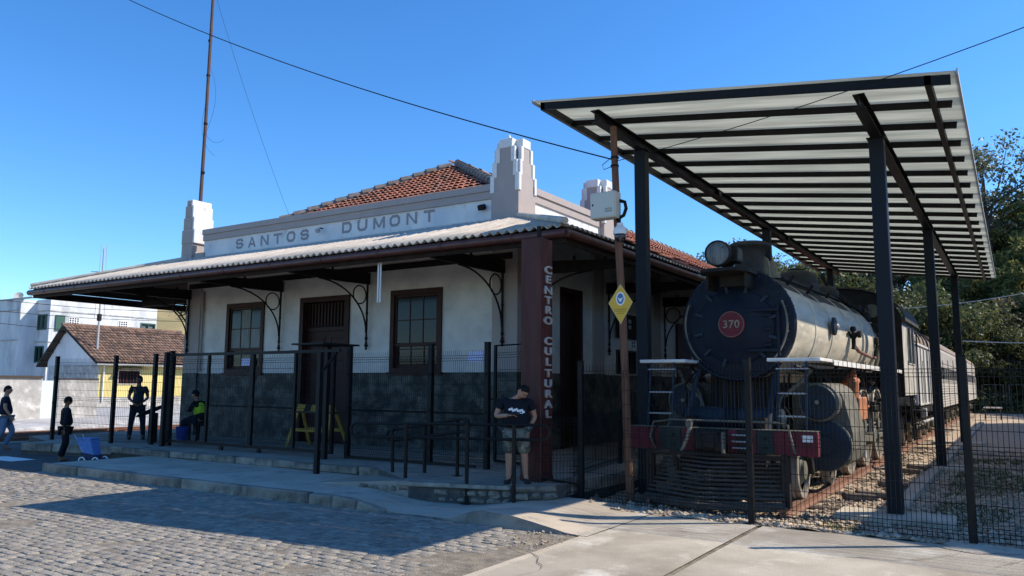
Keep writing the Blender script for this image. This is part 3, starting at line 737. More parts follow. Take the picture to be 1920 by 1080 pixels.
# canopy of corrugated cement sheets
GY=10.98; GXR=-6.02; GXL=-22.85; CZ0=4.29; CK=(5.25-4.29)/(YW-GY)
def corr_sheet(x0,x1,zoff,hipL,hipR,par,nm='roof_sheet'):
    V=[];F=[];pitch=.177;n=int(round((x1-x0)/pitch*8))
    for i in range(n+1):
        x=x0+(x1-x0)*i/n; wz=.03*math.cos(2*PI*x/pitch)
        ya=GY-.10; yb=YW
        if x>hipR: yb=min(yb,max(ya+.02,YW-(x-hipR)*(YW-GY)/(GXR-hipR)))
        if x<hipL: yb=min(yb,max(ya+.02,YW-(hipL-x)*(YW-GY)/(hipL-GXL)))
        for t in range(4):
            y=lerp(ya,yb,t/3); z=CZ0+(y-GY)*CK+wz+zoff
            V.append((x,y,z)); V.append((x,y,z-.008))
    for i in range(n):
        for t in range(3):
            a=i*8+t*2; b=a+8
            F+= [(a,b,b+2,a+2),(a+1,a+3,b+3,b+1)]
        a=i*8; F.append((a,a+1,a+9,a+8))
    return bigmesh(nm,V,F,'cement_sheet',par,True)
can=MB()
canopy=MB().box(XL+.1,XR-.1,YW-.06,YW-.01,4.36,4.50).build('canopy','beam_black',st)
x=GXL+.02; i=0
while x<GXR-.05:
    x1=min(x+.177*6,GXR-.02); corr_sheet(x,x1+.03 if x1<GXR-.1 else x1,.004*(i%2)+.002*rng.random(),XL,XR,canopy); x=x1; i+=1
# side canopies (sheets running outward in x)
def side_sheet(y0,y1,zoff,par,sgn):
    V=[];F=[];pitch=.177;n=int(round((y1-y0)/pitch*8)); xw=XR if sgn>0 else XL; xg=GXR if sgn>0 else GXL
    for i in range(n+1):
        y=y0+(y1-y0)*i/n; wz=.024*math.cos(2*PI*y/pitch); xa=xg+.06*sgn; xb=xw
        if y<YW: xb=xg+(xw-xg)*max(.01,(y-GY)/(YW-GY))
        for t in range(4):
            x=lerp(xa,xb,t/3); z=CZ0+(abs(xg-x)/abs(xg-xw))*.96*(1 if abs(x-xg)>.061 else 0)+wz+zoff
            V.append((x,y,z)); V.append((x,y,z-.008))
    for i in range(n):
        for t in range(3):
            a=i*8+t*2; b=a+8; F+= [(a,b,b+2,a+2),(a+1,a+3,b+3,b+1)]
    return bigmesh('roof_sheet',V,F,'cement_sheet',par,True)
for sg in (1,-1):
    y=GY+.02;i=0
    while y<18.5:
        y1=min(y+.177*6,18.52); side_sheet(y,y1+.02,.004*(i%2)+.001,canopy,sg); y=y1;i+=1
# hip flashing pieces
for a,b in (((GXR+.02,GY-.02,4.35),(XR,YW,5.30)),((GXL-.02,GY-.02,4.35),(XL,YW,5.30))):
    MB().tube([a,b],.06,8).build('hip_flashing','cement_sheet',canopy,smooth=True)
# soffit boards & rafters
for i in range(9):
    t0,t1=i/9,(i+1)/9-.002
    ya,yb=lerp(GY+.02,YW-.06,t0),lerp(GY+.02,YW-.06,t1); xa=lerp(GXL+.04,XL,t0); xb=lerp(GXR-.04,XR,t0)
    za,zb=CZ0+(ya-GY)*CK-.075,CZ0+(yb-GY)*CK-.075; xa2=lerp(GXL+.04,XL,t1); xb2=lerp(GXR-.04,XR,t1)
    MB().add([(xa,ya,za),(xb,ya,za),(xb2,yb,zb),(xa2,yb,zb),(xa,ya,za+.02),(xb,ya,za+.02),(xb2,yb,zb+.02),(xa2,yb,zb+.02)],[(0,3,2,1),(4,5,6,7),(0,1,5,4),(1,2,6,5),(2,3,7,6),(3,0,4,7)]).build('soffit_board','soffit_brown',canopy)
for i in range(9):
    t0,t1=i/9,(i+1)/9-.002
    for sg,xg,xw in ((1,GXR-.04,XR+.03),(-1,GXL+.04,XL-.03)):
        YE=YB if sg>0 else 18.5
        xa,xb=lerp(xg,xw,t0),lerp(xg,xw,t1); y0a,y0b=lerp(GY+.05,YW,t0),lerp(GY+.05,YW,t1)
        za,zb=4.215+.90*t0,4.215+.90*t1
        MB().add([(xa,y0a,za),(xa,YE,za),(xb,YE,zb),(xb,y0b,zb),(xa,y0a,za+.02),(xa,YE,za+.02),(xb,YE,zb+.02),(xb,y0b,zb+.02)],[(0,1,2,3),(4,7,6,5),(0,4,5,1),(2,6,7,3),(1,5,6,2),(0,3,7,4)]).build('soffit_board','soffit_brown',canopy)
# gutters (round fronted boxes)
def gutter(pts):
    g=MB()
    prof=[(0,.05),(.045,.045),(.075,.0),(.07,-.05),(.03,-.085),(-.02,-.085),(-.03,.05)]
    return g
G=MB().tube([(GXL-.05,GY-.04,4.145),(GXR+.05,GY-.04,4.145)],.072,10); G.build('gutter','gutter_brown',canopy,smooth=True)
MB().tube([(GXR+.05,GY-.04,4.145),(GXR+.05,YB,4.145)],.072,10).build('gutter','gutter_brown',canopy,smooth=True)
MB().tube([(GXL-.05,GY-.04,4.145),(GXL-.05,18.5,4.145)],.072,10).build('gutter','gutter_brown',canopy,smooth=True)
MB().box(GXL,GXR,GY+.05,GY+.09,4.0,4.13).box(GXR-.09,GXR-.05,GY+.1,YB,4.0,4.13).box(GXL+.05,GXL+.09,GY+.1,18.5,4.0,4.13).build('fascia_board','soffit_brown',canopy)
for xx in np.arange(-22,-6.5,1.5): MB().lathe([(.079,-.02),(.079,.02)],(xx,GY-.04,4.145),'x',12).build('gutter_strap','gutter_brown',canopy)
# brackets: local d (outwards), z ; made as curves
def bracket(ox,oy,dx,dy,ztop=4.32,reach=2.72):
    def P(d,z,s_=0): return (ox+dx*d-dy*s_,oy+dy*d+dx*s_,z)
    br=MB().tube([P(.04,ztop-1.62),P(.04,ztop)],.026,8)
    for zz,r_ in ((ztop-1.66,.035),(ztop-1.72,.05),(ztop-1.79,.03),(ztop-.95,.036),(ztop-1.55,.04)):
        br.lathe([(0,-.04),(r_*.8,-.028),(r_,0),(r_*.8,.028),(0,.04)],P(.04,zz),'z',10)
    b=br.build('bracket','iron_black',st,smooth=True)
    # timber beam
    w_=.045; pts=[(0,ztop+.02),(0,ztop-.26),(.9,ztop-.28),(reach-.3,ztop-.27),(reach,ztop-.20),(reach,ztop-.12)]
    V=[P(d,z,-w_) for d,z in pts]+[P(d,z,w_) for d,z in pts]; n=len(pts)
    MB().add(V,[tuple(range(n)),tuple(range(2*n-1,n-1,-1))]+[(i,i+n,(i+1)%n+n,(i+1)%n) for i in range(n)]).build('beam','beam_black',b)
    for d in (.45,1.2,1.9): MB().cbox(P(d,ztop-.02+.01*d),(.05,.05,.14),.01).build('beam_bolt','iron_black',b)
    # ring
    pr=[]; cx,cz,r_=.30,ztop-.53,.215
    for i in range(25): a=2*PI*i/24; pr.append(P(cx+r_*math.cos(a),cz+r_*math.sin(a)))
    MB().tube(pr,.017,6,False).build('ring','iron_black',b,smooth=True)
    # brace curve
    pr=[]
    for i in range(15):
        t=i/14; a=t*PI/2; d=.06+ (1.55)*(1-math.cos(a)); z=ztop-1.42+(1.14)*math.sin(a); pr.append(P(d,z))
    MB().tube(pr,.021,6).build('curved_brace','iron_black',b,smooth=True)
    return b
for bx in (-19.80,-15.96,-12.93,-9.07): bracket(bx,YW-.05,0,-1)
for by in (14.05,18.1,21.9,25.8): bracket(XR+.06,by,1,0,4.28)
for by in (14.05,18.1): bracket(XL-.02,by,-1,0,4.28)
# windows
def window(x0,x1,z0,z1,glass):
    f=MB(); y0=YW-.045; t=.115
    f.box(x0,x0+t,y0,YW+.12,z0,z1).box(x1-t,x1,y0,YW+.12,z0,z1).box(x0+t,x1-t,y0,YW+.12,z1-t,z1).box(x0+t,x1-t,y0,YW+.12,z0,z0+t*.8)
    wn=f.build('window','wood_maroon',st)
    MB().box(x0-.04,x1+.04,y0-.05,YW+.0,z0-.06,z0-.002).build('sill','wood_maroon',wn)
    a,b=x0+t+.002,x1-t-.002; zt=z1-t-.003
    def sash(za,zb,y,rows,nm):
        s_=MB(); bt=.055
        s_.box(a,a+bt,y,y+.04,za,zb).box(b-bt,b,y,y+.04,za,zb).box(a+bt,b-bt,y,y+.04,zb-bt,zb).box(a+bt,b-bt,y,y+.04,za,za+bt*1.3)
        cw=(b-a-2*bt)/3; ch=(zb-za-bt*2.3)/rows
        for k in (1,2): s_.box(a+bt+cw*k-.012,a+bt+cw*k+.012,y+.006,y+.034,za+bt*1.3,zb-bt)
        for k in range(1,rows): s_.box(a+bt,b-bt,y+.008,y+.032,za+bt*1.3+ch*k-.012,za+bt*1.3+ch*k+.012)
        so_=s_.build(nm,'wood_maroon',wn)
        for r_ in range(rows):
            for k in range(3):
                pa=a+bt+cw*k+.012; pz=za+bt*1.3+ch*r_+.012
                g=glass if (glass and (r_==0 or k==1) and nm=='sash') else 'glass_dark'
                MB().box(pa,pa+cw-.024,y+.018,y+.022,pz,pz+ch-.024).build('pane',g,wn)
    zm=z0+(z1-z0)*.31
    sash(zm,zt,YW+.0,2,'sash'); sash(z0+t*.8+.003,zm+.35,YW+.055,2,'lower_sash')
    MB().box(x0+t,x1-t,YW+.22,YW+.24,z0+.05,z1-.05).build('inner_curtain','beam_black',wn)
window(*WIN[0],'curtain'); window(*WIN[1],None)
# front door with louvred transom
x0,x1,z0,z1=DOOR; t=.13
d=MB().box(x0,x0+t,YW-.05,YW+.2,z0,z1).box(x1-t,x1,YW-.05,YW+.2,z0,z1).box(x0+t,x1-t,YW-.05,YW+.2,z1-t,z1).box(x0+t,x1-t,YW+.1,YW+.2,3.0,3.10).build('door','wood_door',st)
a,b=x0+t+.003,x1-t-.003; mid=(a+b)/2
for k,(u,v) in enumerate(((a,mid-.004),(mid+.004,b))):
    lf=MB().box(u,v,YW+.13,YW+.17,z0+.01,2.99)
    l_=lf.build('door_leaf','wood_door',d)
    for (za,zb) in ((.38,1.15),(1.3,2.05),(2.2,2.88)):
        m_=MB(); q=.09
        m_.box(u+q,v-q,YW+.118,YW+.129,za,za+.03).box(u+q,v-q,YW+.118,YW+.129,zb-.03,zb).box(u+q,u+q+.03,YW+.118,YW+.129,za+.03,zb-.03).box(v-q-.03,v-q,YW+.118,YW+.129,za+.03,zb-.03)
        m_.cbox(((u+v)/2,YW+.124,(za+zb)/2),(v-u-2*q-.1,.02,zb-za-.12),.008); m_.build('door_panel','wood_door',d)
MB().box(a,b,YW+.19,YW+.2,3.1,z1-t).build('transom_back','beam_black',d)
n=13
for k in range(n):
    xx=a+(b-a)*(k+.5)/n; MB().box(xx-.022,xx+.022,YW+.11,YW+.15,3.12,z1-t-.02).build('transom_slat','wood_door',d)
MB().cbox((mid-.06,YW+.11,1.35),(.03,.05,.12),.008).build('handle','iron_black',d)
# side door (open dark with reddish leaf) and side window
y0,y1,z0,z1=SD
d=MB().box(XR-.2,XR+.05,y0,y0+.12,z0,z1).box(XR-.2,XR+.05,y1-.12,y1,z0,z1).box(XR-.2,XR+.05,y0+.12,y1-.12,z1-.12,z1).build('side_door','wood_door',st)
MB().box(XR-.18,XR-.14,y0+.12,y1-.12,z0,z1-.12).build('door_leaf','wood_door',d)
for k in range(6): MB().box(XR-.14,XR-.125,y0+.16+k*.13,y0+.26+k*.13,z0+.1,z1-.3).build('door_plank','wood_door',d)
y0,y1,z0,z1=SW
f=MB().box(XR-.1,XR+.03,y0,y0+.06,z0,z1).box(XR-.1,XR+.03,y1-.06,y1,z0,z1).box(XR-.1,XR+.03,y0+.06,y1-.06,z1-.05,z1).box(XR-.1,XR+.03,y0+.06,y1-.06,z0,z0+.04).build('side_window','wood_maroon',st)
for k in range(5):
    MB().box(XR-.06,XR-.03,y0+.1+k*.23,y0+.2+k*.23,z0+.05,z1-.06).build('shutter_slat','beam_black',f)
MB().box(XR-.14,XR-.12,y0,y1,z0,z1).build('pane','glass_dark',f)
# second side doors further back
for ya in (23.0,27):
    MB().box(XR+.012,XR+.07,ya,ya+1.2,PZ,3.6).build('side_door','wood_door',st)
# electric conduit and downpipe on the front's left end
MB().tube([(XL+.78,YW-.06,2.0),(XL+.78,YW-.06,3.7)],.035,8).build('downpipe','trim_taupe',st,smooth=True)
MB().tube([(XL+.78,YW-.06,3.7),(XL+.74,YW-.06,4.25)],.05,8).build('downpipe','trim_taupe',st,smooth=True)
# small lamp fixtures on parapet
def flood(x,z):
    l=MB().tube([(x,YW-.002,z+.06),(x,YW-.09,z+.06)],.018,6); o=l.build('floodlight','iron_black',st)
    MB().cbox((x,YW-.16,z-.02),(.12,.09,.10),.015,Matrix.Rotation(.5,3,'X')).build('lamp_head','paper' if 0 else 'satellite',o)
flood(-14.62,5.55); 
o=MB().cbox((-9.62,YW-.1,5.55),(.16,.14,.12),.02,Matrix.Rotation(.4,3,'X')).build('floodlight','iron_black',st)
# strip lamp hanging from the canopy near window
# ---- things on / around the building
o=MB().box(-10.0,-9.62,YW-.006,YW-.001,2.19,2.41).build('poster','paper'); tagt(o,'pale violet notice stuck on the white wall right of the second window','notice',group='violet notices on the station')
o=MB().box(-17.43,-17.1,YW-.056,YW-.05,2.16,2.36).build('poster','paper'); tagt(o,'pale violet notice stuck at the foot of the first window','notice',group='violet notices on the station')
t_=thing('hanging_tube_lamp','slim pale fluorescent tube pair hanging upright under the canopy in front of the second window','lamp',(-10.2,11.2,4.1))
for dx in (-.03,.03): MB().tube([(-10.2+dx,11.2,3.25),(-10.2+dx,11.2,4.12)],.018,8).build('tube','dome_white',t_,smooth=True)
MB().box(-10.26,-10.14,11.17,11.23,4.08,4.16).build('lamp_holder','box_grey',t_)
t_=thing('notice_board','black notice board hanging on the side wall of the station','notice board',(XR+.02,19.3,2.9))
MB().box(XR+.062,XR+.10,18.6,20.0,2.93,3.58).build('board','beam_black',t_)
for k,(a,b) in enumerate(((18.9,3.1),(19.3,3.2),(19.3,3.35))): MB().box(XR+.10,XR+.105,a,a+.16,b,b+.1).build('paper_slip','satellite',t_)
t_=thing('wall_sign','small white sign with dark pictograms under the black notice board','sign',(XR+.02,19.6,2.8))
MB().box(XR+.01,XR+.03,18.9,20.0,2.68,2.9).build('plate','white_paint',t_)
for (a,b,c_,d_) in ((19.1,19.35,2.77,2.82),(19.65,19.72,2.72,2.79),(19.78,19.85,2.72,2.79),(19.65,19.72,2.81,2.88),(19.78,19.85,2.81,2.88)): MB().box(XR+.03,XR+.034,a,b,c_,d_).build('pictogram','ink',t_)
# flagpole
fp=thing('flagpole','tall thin brown metal pole standing on the left white parapet tower','flagpole',(-19.35,YW+.3,6.9))
MB().tube([(-20.02,YW+.25,6.95),(-19.98,YW+.25,9.5),(-19.94,YW+.25,16)],[.055,.05,.045],8).build('pole','flag_pole',fp,smooth=True)
for zz in (7.9,9.4,10.9,12): MB().lathe([(.06,-.03),(.06,.03)],(-19.98,YW+.25,zz),'z',8).build('pole_joint','iron_black',fp)
def curve_pts(a,b,sag,n=14,side=(0,0,0)):
    a,b=Vector(a),Vector(b); s_=Vector(side); return [a.lerp(b,i/n)-Vector((0,0,sag*4*(i/n)*(1-i/n)))+s_*4*(i/n)*(1-i/n) for i in range(n+1)]
MB().tube(curve_pts((-19.90,YW+.2,11.2),(-19.95,YW+.2,9.0),0,side=(.42,0,0)),.004,4).tube(curve_pts((-19.95,YW+.2,10),(-19.40,YW+.2,8.3),.0,side=(-.35,0,-.1)),.004,4).tube(curve_pts((-19.92,YW+.2,9.1),(-19.00,YW+.2,8.75),.2),.004,4).build('loose_wire','cable_black',fp)
# entrance column
cc=thing('entrance_column','dark red square column with steel lettering beside the platform ramp','column',(-6.18,10.37,PZ))
MB().cbox((-6.18,10.37,(PZ+3.95)/2),(.36,.36,3.95-PZ),.012).build('shaft','column_paint',cc)
MB().box(-6.26,-6.2,10.5,10.54,3.95,4.2).build('steel_stub','iron_black',cc)
MB().cbox((-6.18,10.37,.31),(.375,.375,.07),.008).build('base_plate','column_paint',cc)
zs=[496,515,537,556.5,576,597,None,637,657,678,700,720,740,760,779]
for ch,py in zip('CENTRO CULTURAL',zs):
    if py is None: continue
    z=1.7+(722-py)/128.7
    o=text('letter',ch,.165,(-5.985,10.385,z),(PI/2,0,PI/2),'letter_steel',cc,ext=.012,off=.0045,label='steel letter %s on the red column'%ch)
    o.scale=(1.95,1,1)
# ================================================================ TRAIN SHELTER
SX0,SX1,SY0,SY1=-5.93,-.39,10.0,30.0
def SZ(x): return 6.02+(x-SX0)*(5.29-6.02)/(SX1-SX0)
sh=thing('train_shelter','black steel shelter with translucent roof panels over the locomotive','shelter',(-3.2,20,0))
for x,ys in ((-5.1,(12.0,19.95,28.1)),(-1.44,(11.73,19.35,28.1))):
    for y in ys:
        zt=SZ(x)-.28
        p=MB().cbox((x,y,zt/2-.02),(.19,.19,zt+.04),.008).build('post','steel_navy',sh)
        MB().cbox((x,y,.012),(.34,.34,.03),.005).build('base_plate','steel_black',p)
        MB().box(x-.12,x+.12,y-.12,y+.12,zt-.0,zt+.012).build('cap_plate','steel_black',p)
    # I beam made of lengths
    zb=SZ(x)-.265; segs=[10.25,16.0,22.0,29.75]
    for a,b in zip(segs,segs[1:]):
        m_=MB().box(x-.07,x+.07,a,b-.004,zb,zb+.014).box(x-.07,x+.07,a,b-.004,zb+.16,zb+.174).box(x-.006,x+.006,a,b-.004,zb+.014,zb+.16)
        o=m_.build('beam','steel_black',sh)
    for j in segs[1:-1]: MB().cbox((x,j,zb+.08),(.16,.2,.12),.004).build('splice_plate','steel_black',sh)
ang=math.atan2(5.29-6.02,SX1-SX0)
NP=21; pit=(SY1-SY0)/NP; Ln=math.hypot(SX1-SX0,.73)
pme=None
for i in range(NP+1):
    y=SY0+.04+i*pit*(1-.08/(SY1-SY0)); xm=(SX0+SX1)/2; zc=SZ(xm)-.048
    if pme is None:
        L=Ln-.1; m_=MB().box(-L/2,L/2,-.022,-.018,-.042,.042).box(-L/2,L/2,-.018,.03,-.042,-.038).box(-L/2,L/2,-.018,.03,.038,.042); o=m_.build('purlin','steel_black',sh); pme=o.data
    else: o=piece('purlin',pme,None,sh,(0,0,0))
    o.location=(xm-.02,y,zc); o.rotation_euler=(0,-ang,0)
for x in (SX0+.03,SX1-.30):
    MB().add([(x,SY0,SZ(x)-.125),(x+.07,SY0,SZ(x+.07)-.125),(x+.07,SY1,SZ(x+.07)-.125),(x,SY1,SZ(x)-.125),(x,SY0,SZ(x)-.006),(x+.07,SY0,SZ(x+.07)-.006),(x+.07,SY1,SZ(x+.07)-.006),(x,SY1,SZ(x)-.006)],[(0,3,2,1),(4,5,6,7),(0,1,5,4),(1,2,6,5),(2,3,7,6),(3,0,4,7)]).build('edge_channel','steel_black',sh)
MB().add([(SX0+.03,SY0-.0,SZ(SX0)-.12),(SX1-.03,SY0,SZ(SX1)-.12),(SX1-.03,SY0,SZ(SX1)-.006),(SX0+.03,SY0,SZ(SX0)-.006),(SX0+.03,SY0+.04,SZ(SX0)-.12),(SX1-.03,SY0+.04,SZ(SX1)-.12),(SX1-.03,SY0+.04,SZ(SX1)-.006),(SX0+.03,SY0+.04,SZ(SX0)-.006)],[(0,1,2,3),(4,7,6,5),(0,4,5,1),(2,6,7,3),(0,3,7,4),(1,5,6,2)]).build('front_channel','steel_black',sh)
for i in range(NP):
    y0=SY0-.05+i*(SY1-SY0+.1)/NP; y1=y0+(SY1-SY0+.1)/NP-.012; x0,x1=SX0-.06,SX1+.03
    z=lambda x:SZ(x)+.001
    V=[];F=[];nn=10
    for k in range(nn+1):
        x=lerp(x0,x1,k/nn)
        for y,dz in ((y0,0),(y1,0)):
            V.append((x,y,z(x)+.004*vnoise(x,y,.6,9))); V.append((x,y,z(x)+.012))
    for k in range(nn):
        a=k*4; F+= [(a,a+2,a+6,a+4),(a+1,a+5,a+7,a+3),(a,a+4,a+5,a+1),(a+2,a+3,a+7,a+6)]
    bigmesh('roof_panel',V,F,'poly_panel',sh)
MB().box(SX0-.09,SX0-.062,SY0-.06,SY1+.06,SZ(SX0)-.02,SZ(SX0)+.035).box(SX1+.032,SX1+.05,SY0-.06,SY1+.06,SZ(SX1)-.03,SZ(SX1)+.03).build('edge_flashing','satellite',sh)
# concrete foundation strips in the yard
fs=MB().box(-1.62,-1.42,12.1,45,-.2,.035)
o=fs.build('foundation_strip','concrete'); struct(o,'low concrete strip in the gravel along the shelter posts')
for (x0,x1,y0,y1) in ((-2.15,-.75,11.25,12.0),(-2.05,-.95,18.9,19.8),(-1.8,-.6,24.0,24.5),(-2.3,-.9,27.7,28.6)):
    MB().cbox(((x0+x1)/2,(y0+y1)/2,-.04),(x1-x0,y1-y0,.16),.02).build('footing','concrete',o)
# ================================================================ FENCES
def wire_panel(p0,p1,z0,z1,parent,sp=.05,folds=(.12,.85,1.45,.97),name='mesh_panel',r=.0034,hstep=.2,fold_all=None,zb0=None):
    p0=Vector((p0[0],p0[1],0)); p1=Vector((p1[0],p1[1],0)); d=p1-p0; L=d.length; u=d/L; n=Vector((u.y,-u.x,0)); H=z1-z0
    zf=fold_all or [.06*H,.5*H,.93*H]
    zs=[0]
    prof=[(0,0)]
    for f in zf: prof+= [(f-.045,0),(f,.035),(f+.045,0)]
    prof.append((H,0))
    prof=[(min(max(a,0),H),b) for a,b in prof]
    V=[];F=[]; k=int(L/sp); m=len(prof)
    def add(pts,r):
        o=len(V)
        for i,p in enumerate(pts):
            t=(pts[min(i+1,len(pts)-1)]-pts[max(i-1,0)]).normalized()
            a=n if abs(t.z)>.3 else Vector((0,0,1)); b=t.cross(a).normalized(); a=b.cross(t)
            for s1,s2 in ((1,0),(0,1),(-1,0),(0,-1)): V.append(tuple(p+a*r*s1+b*r*s2))
        for i in range(len(pts)-1):
            for j in range(4): F.append((o+i*4+j,o+i*4+(j+1)%4,o+i*4+4+(j+1)%4,o+i*4+4+j))
    for i in range(k+1):
        q=p0+u*(L*i/k)
        add([q+Vector((0,0,z0+a))+n*b for a,b in prof],r)
    hz=sorted(set([.02]+[f-.045 for f in zf]+[f+.045 for f in zf]+[f for f in zf]+[a*hstep for a in range(1,int(H/hstep)) if all(abs(a*hstep-f)>.09 for f in zf)]))
    for z in hz:
        off=.035 if any(abs(z-f)<1e-6 for f in zf) else 0
        if 0<z<H: add([p0+Vector((0,0,z0+z))+n*(off+r*1.6),p1+Vector((0,0,z0+z))+n*(off+r*1.6)],r*1.15)
    return bigmesh(name,V,F,'fence_wire',parent)
def post(x,y,z0,z1,par,w_=.075,name='post',m='steel_black',clips=True):
    mb=MB().cbox((x,y,(z0+z1)/2),(w_,w_,z1-z0),.006).box(x-w_*.55,x+w_*.55,y-w_*.55,y+w_*.55,z1+.001,z1+.012)
    o=mb.build(name,m,par)
    if clips:
        for z in (.3,.9,1.5): MB().cbox((x,y-w_/2-.008,z0+(z1-z0)*z/2),(.03,.016,.05),.003).build('clip','iron_black',o)
    return o
ff=thing('front_fence','black welded mesh fence standing before the locomotive','fence',(-2.9,10.1,0))
fx=[(-5.48,10.48),(-2.89,10.12),(-.49,10.06),(1.95,10.02),(4.4,9.98)]
for x,y in fx: post(x,y,-.03,2.05,ff)
for a,b in zip(fx,fx[1:]): wire_panel((a[0]+.04,a[1]+.03),(b[0]-.04,b[1]+.03),.03,2.0,ff)
df=thing('diagonal_fence_panel','short bulging mesh panel closing the corner by the red column','fence',(-5.7,10.2,0))
wire_panel((-5.98,10.0),(-5.52,10.45),.02,1.25,df); wire_panel((-5.66,10.45),(-5.5,10.6),.02,.9,df)
MB().tube([(-5.95,10.16,.33),(-5.5,10.46,.25)],.02,6).build('bottom_bar','iron_black',df)
lf=thing('low_platform_fence','low black mesh fence along the platform edge beside the track','fence',(-6.2,13,PZ))
lp=[(-5.75,10.75),(-6.23,13.47),(-6.23,16.2),(-6.23,19),(-6.23,22)]
for x,y in lp[1:]: post(x,y,PZ,1.25,lf,.07)
for a,b in zip(lp,lp[1:]): wire_panel(a,b,PZ+.04,1.2,lf,fold_all=[.1,1.0])
# platform front fence (left part)
pf=thing('platform_fence','black mesh fence at the far left end of the platform','fence',(-18.4,10.8,PZ))
L1=[(-20.38,10.55),(-18.13,10.75),(-17.0,11.05),(-16.45,11.14)]
for x,y in L1: post(x,y,PZ-.02,2.33 if x<-17.5 else 2.36,pf,.085)
for a,b in zip(L1,L1[1:]): wire_panel((a[0]+.04,a[1]),(b[0]-.04,b[1]),PZ+.03,2.28,pf)
# right fixed part
pr=thing('platform_fence','black mesh fence between the sliding gate and the small open gate','fence',(-9.3,11.25,PZ))
L2=[(-10.99,11.28),(-9.0,11.33),(-7.66,11.2)]
for x,y in L2: post(x,y,PZ-.02,2.42,pr,.09)
for a,b in zip(L2,L2[1:]): wire_panel((a[0]+.04,a[1]),(b[0]-.04,b[1]),PZ+.03,2.3,pr)
MB().box(-10.95,-7.9,11.2,11.23,PZ+.01,PZ+.05).build('floor_rail','steel_black',pr)
# sliding gate: frame, bars, mesh, wheels
sg_=thing('sliding_gate','long black sliding gate of framed mesh on small wheels','gate',(-13.8,11.15,PZ))
gx0,gx1,gy=-16.55,-11.1,11.0
fr=MB().box(gx0,gx1,gy-.025,gy+.025,PZ+.09,PZ+.15).box(gx0,gx1,gy-.025,gy+.025,2.30,2.36).build('gate_frame','steel_black',sg_)
for x,w_ in ((gx0+.03,.06),(-14.95,.06),(-13.5,.10),(-12.2,.06),(gx1-.03,.06)):
    MB().box(x-w_/2,x+w_/2,gy-.03,gy+.03,PZ+.151,2.299).build('upright','steel_black',sg_)
xs=[gx0+.06,-14.98,-13.55,-12.23,gx1-.06]
for a,b in zip(xs,xs[1:]): wire_panel((a+.04,gy+.0),(b-.02,gy),PZ+.13,2.3,sg_)
for x in (-14.4,-13.2,-11.4):
    MB().lathe([(0,-.02),(.05,-.02),(.05,.02),(0,.02)],(x,gy-.0,PZ+.05),'y',14).build('wheel','iron_black',sg_)
MB().cbox((-13.42,gy-.05,1.32),(.09,.05,.16),.008).build('lock_box','steel_black',sg_)
MB().box(-13.35,-11.0,gy-.01,gy+.02,1.12,1.155).build('middle_bar','steel_black',sg_)
gp=thing('gate_guide_posts','black steel guide posts and arm holding the sliding gate','gate post',(-11.1,10.9,PZ))
post(-11.17,10.86,PZ-.02,2.45,gp,.09,clips=False); post(-16.6,11.2,PZ-.02,2.42,gp,.1,clips=False); post(-16.35,10.9,PZ-.02,2.38,gp,.09,clips=False)
MB().box(-10.42,-10.34,9.88,9.96,-.0,2.25).build('tall_post','steel_black',gp)
MB().box(-11.15,-9.9,9.9,9.94,2.251,2.30).tube([(-10.34,9.92,1.9),(-9.98,9.92,2.24)],.025,6).build('arm','steel_black',gp)
MB().box(-11.2,-10.38,9.97,10.9,2.40,2.43).build('bracket_arm','steel_black',gp)
# small open gate
gt=thing('small_gate','open black framed mesh gate with a lock box behind the man','gate',(-8.1,12.1,PZ))
a,b=Vector((-8.13,12.15,0)),Vector((-6.95,11.75,0)); d=(b-a).normalized()
fr=MB().tube([a+Vector((0,0,PZ+.05)),a+Vector((0,0,2.42)),b+Vector((0,0,2.42)),b+Vector((0,0,PZ+.05)),a+Vector((0,0,PZ+.05))],.035,4,phase=PI/4); fr.build('gate_frame','steel_black',gt)
wire_panel(a+d*.05,b-d*.05,PZ+.1,2.38,gt)
MB().cbox((-8.02,12.08,1.35),(.14,.05,.16),.006).box(-8.14,-7.85,12.0,12.05,1.42,1.45).build('lock_box','steel_black',gt)
# handrails
def pipe_loop(mb,p0,p1,z0,z1,r=.022,endcap=(True,True)):
    """two parallel rails between p0 and p1 joined by rounded ends"""
    p0,p1=Vector(p0),Vector(p1); d=(p1-p0); d.z=0; d.normalize(); h=(p0.z-0); pts=[]
    gap=z1
    def arc(c,sgn,n=8):
        out=[]
        for i in range(n+1):
            a=PI/2-PI*i/n; out.append(c+d*sgn*math.cos(a)*gap/2+Vector((0,0,math.sin(a)*gap/2)))
        return out
    c0=p0-Vector((0,0,gap/2)); c1=p1-Vector((0,0,gap/2))
    pts=[]
    if endcap[1]: pts+= [p0]+arc(c1,1)+[p0-Vector((0,0,gap))]
    if endcap[0]: pts=arc(c0,-1)[::-1]+ (arc(c1,1) if endcap[1] else [p1]); 
    if endcap[0] and endcap[1]: pts.append(pts[0])
    mb.tube(pts,r,8,False); return mb
hr=thing('ramp_handrail','front black tube handrail with rounded ends along the ramp wall','handrail',(-7.5,9.45,.1))
pipe_loop(MB(),(-9.12,9.55,1.06),(-5.62,9.62,1.14),0,.21).build('rails','iron_black',hr,smooth=True)
for (x,y,zb,zt) in ((-7.97,9.45,0,1.09),(-6.03,9.50,.02,1.13)):
    MB().tube([(x,y,zb-.05),(x,y,zt)],.03,10).build('rail_post','iron_black',hr,smooth=True)
h2=thing('ramp_handrail','rear black tube handrail climbing the ramp and turning at its top','handrail',(-8,10,.2))
m_=MB(); 
top=[(-8.75,10.0,.94),(-7.3,10.0,1.17),(-7.12,9.9,1.16),(-6.9,9.6,1.12),(-6.85,9.5,1.08)]
low=[(-8.75,10.0,.76),(-7.3,10.0,.97),(-7.0,9.75,.95),(-6.85,9.5,.9)]
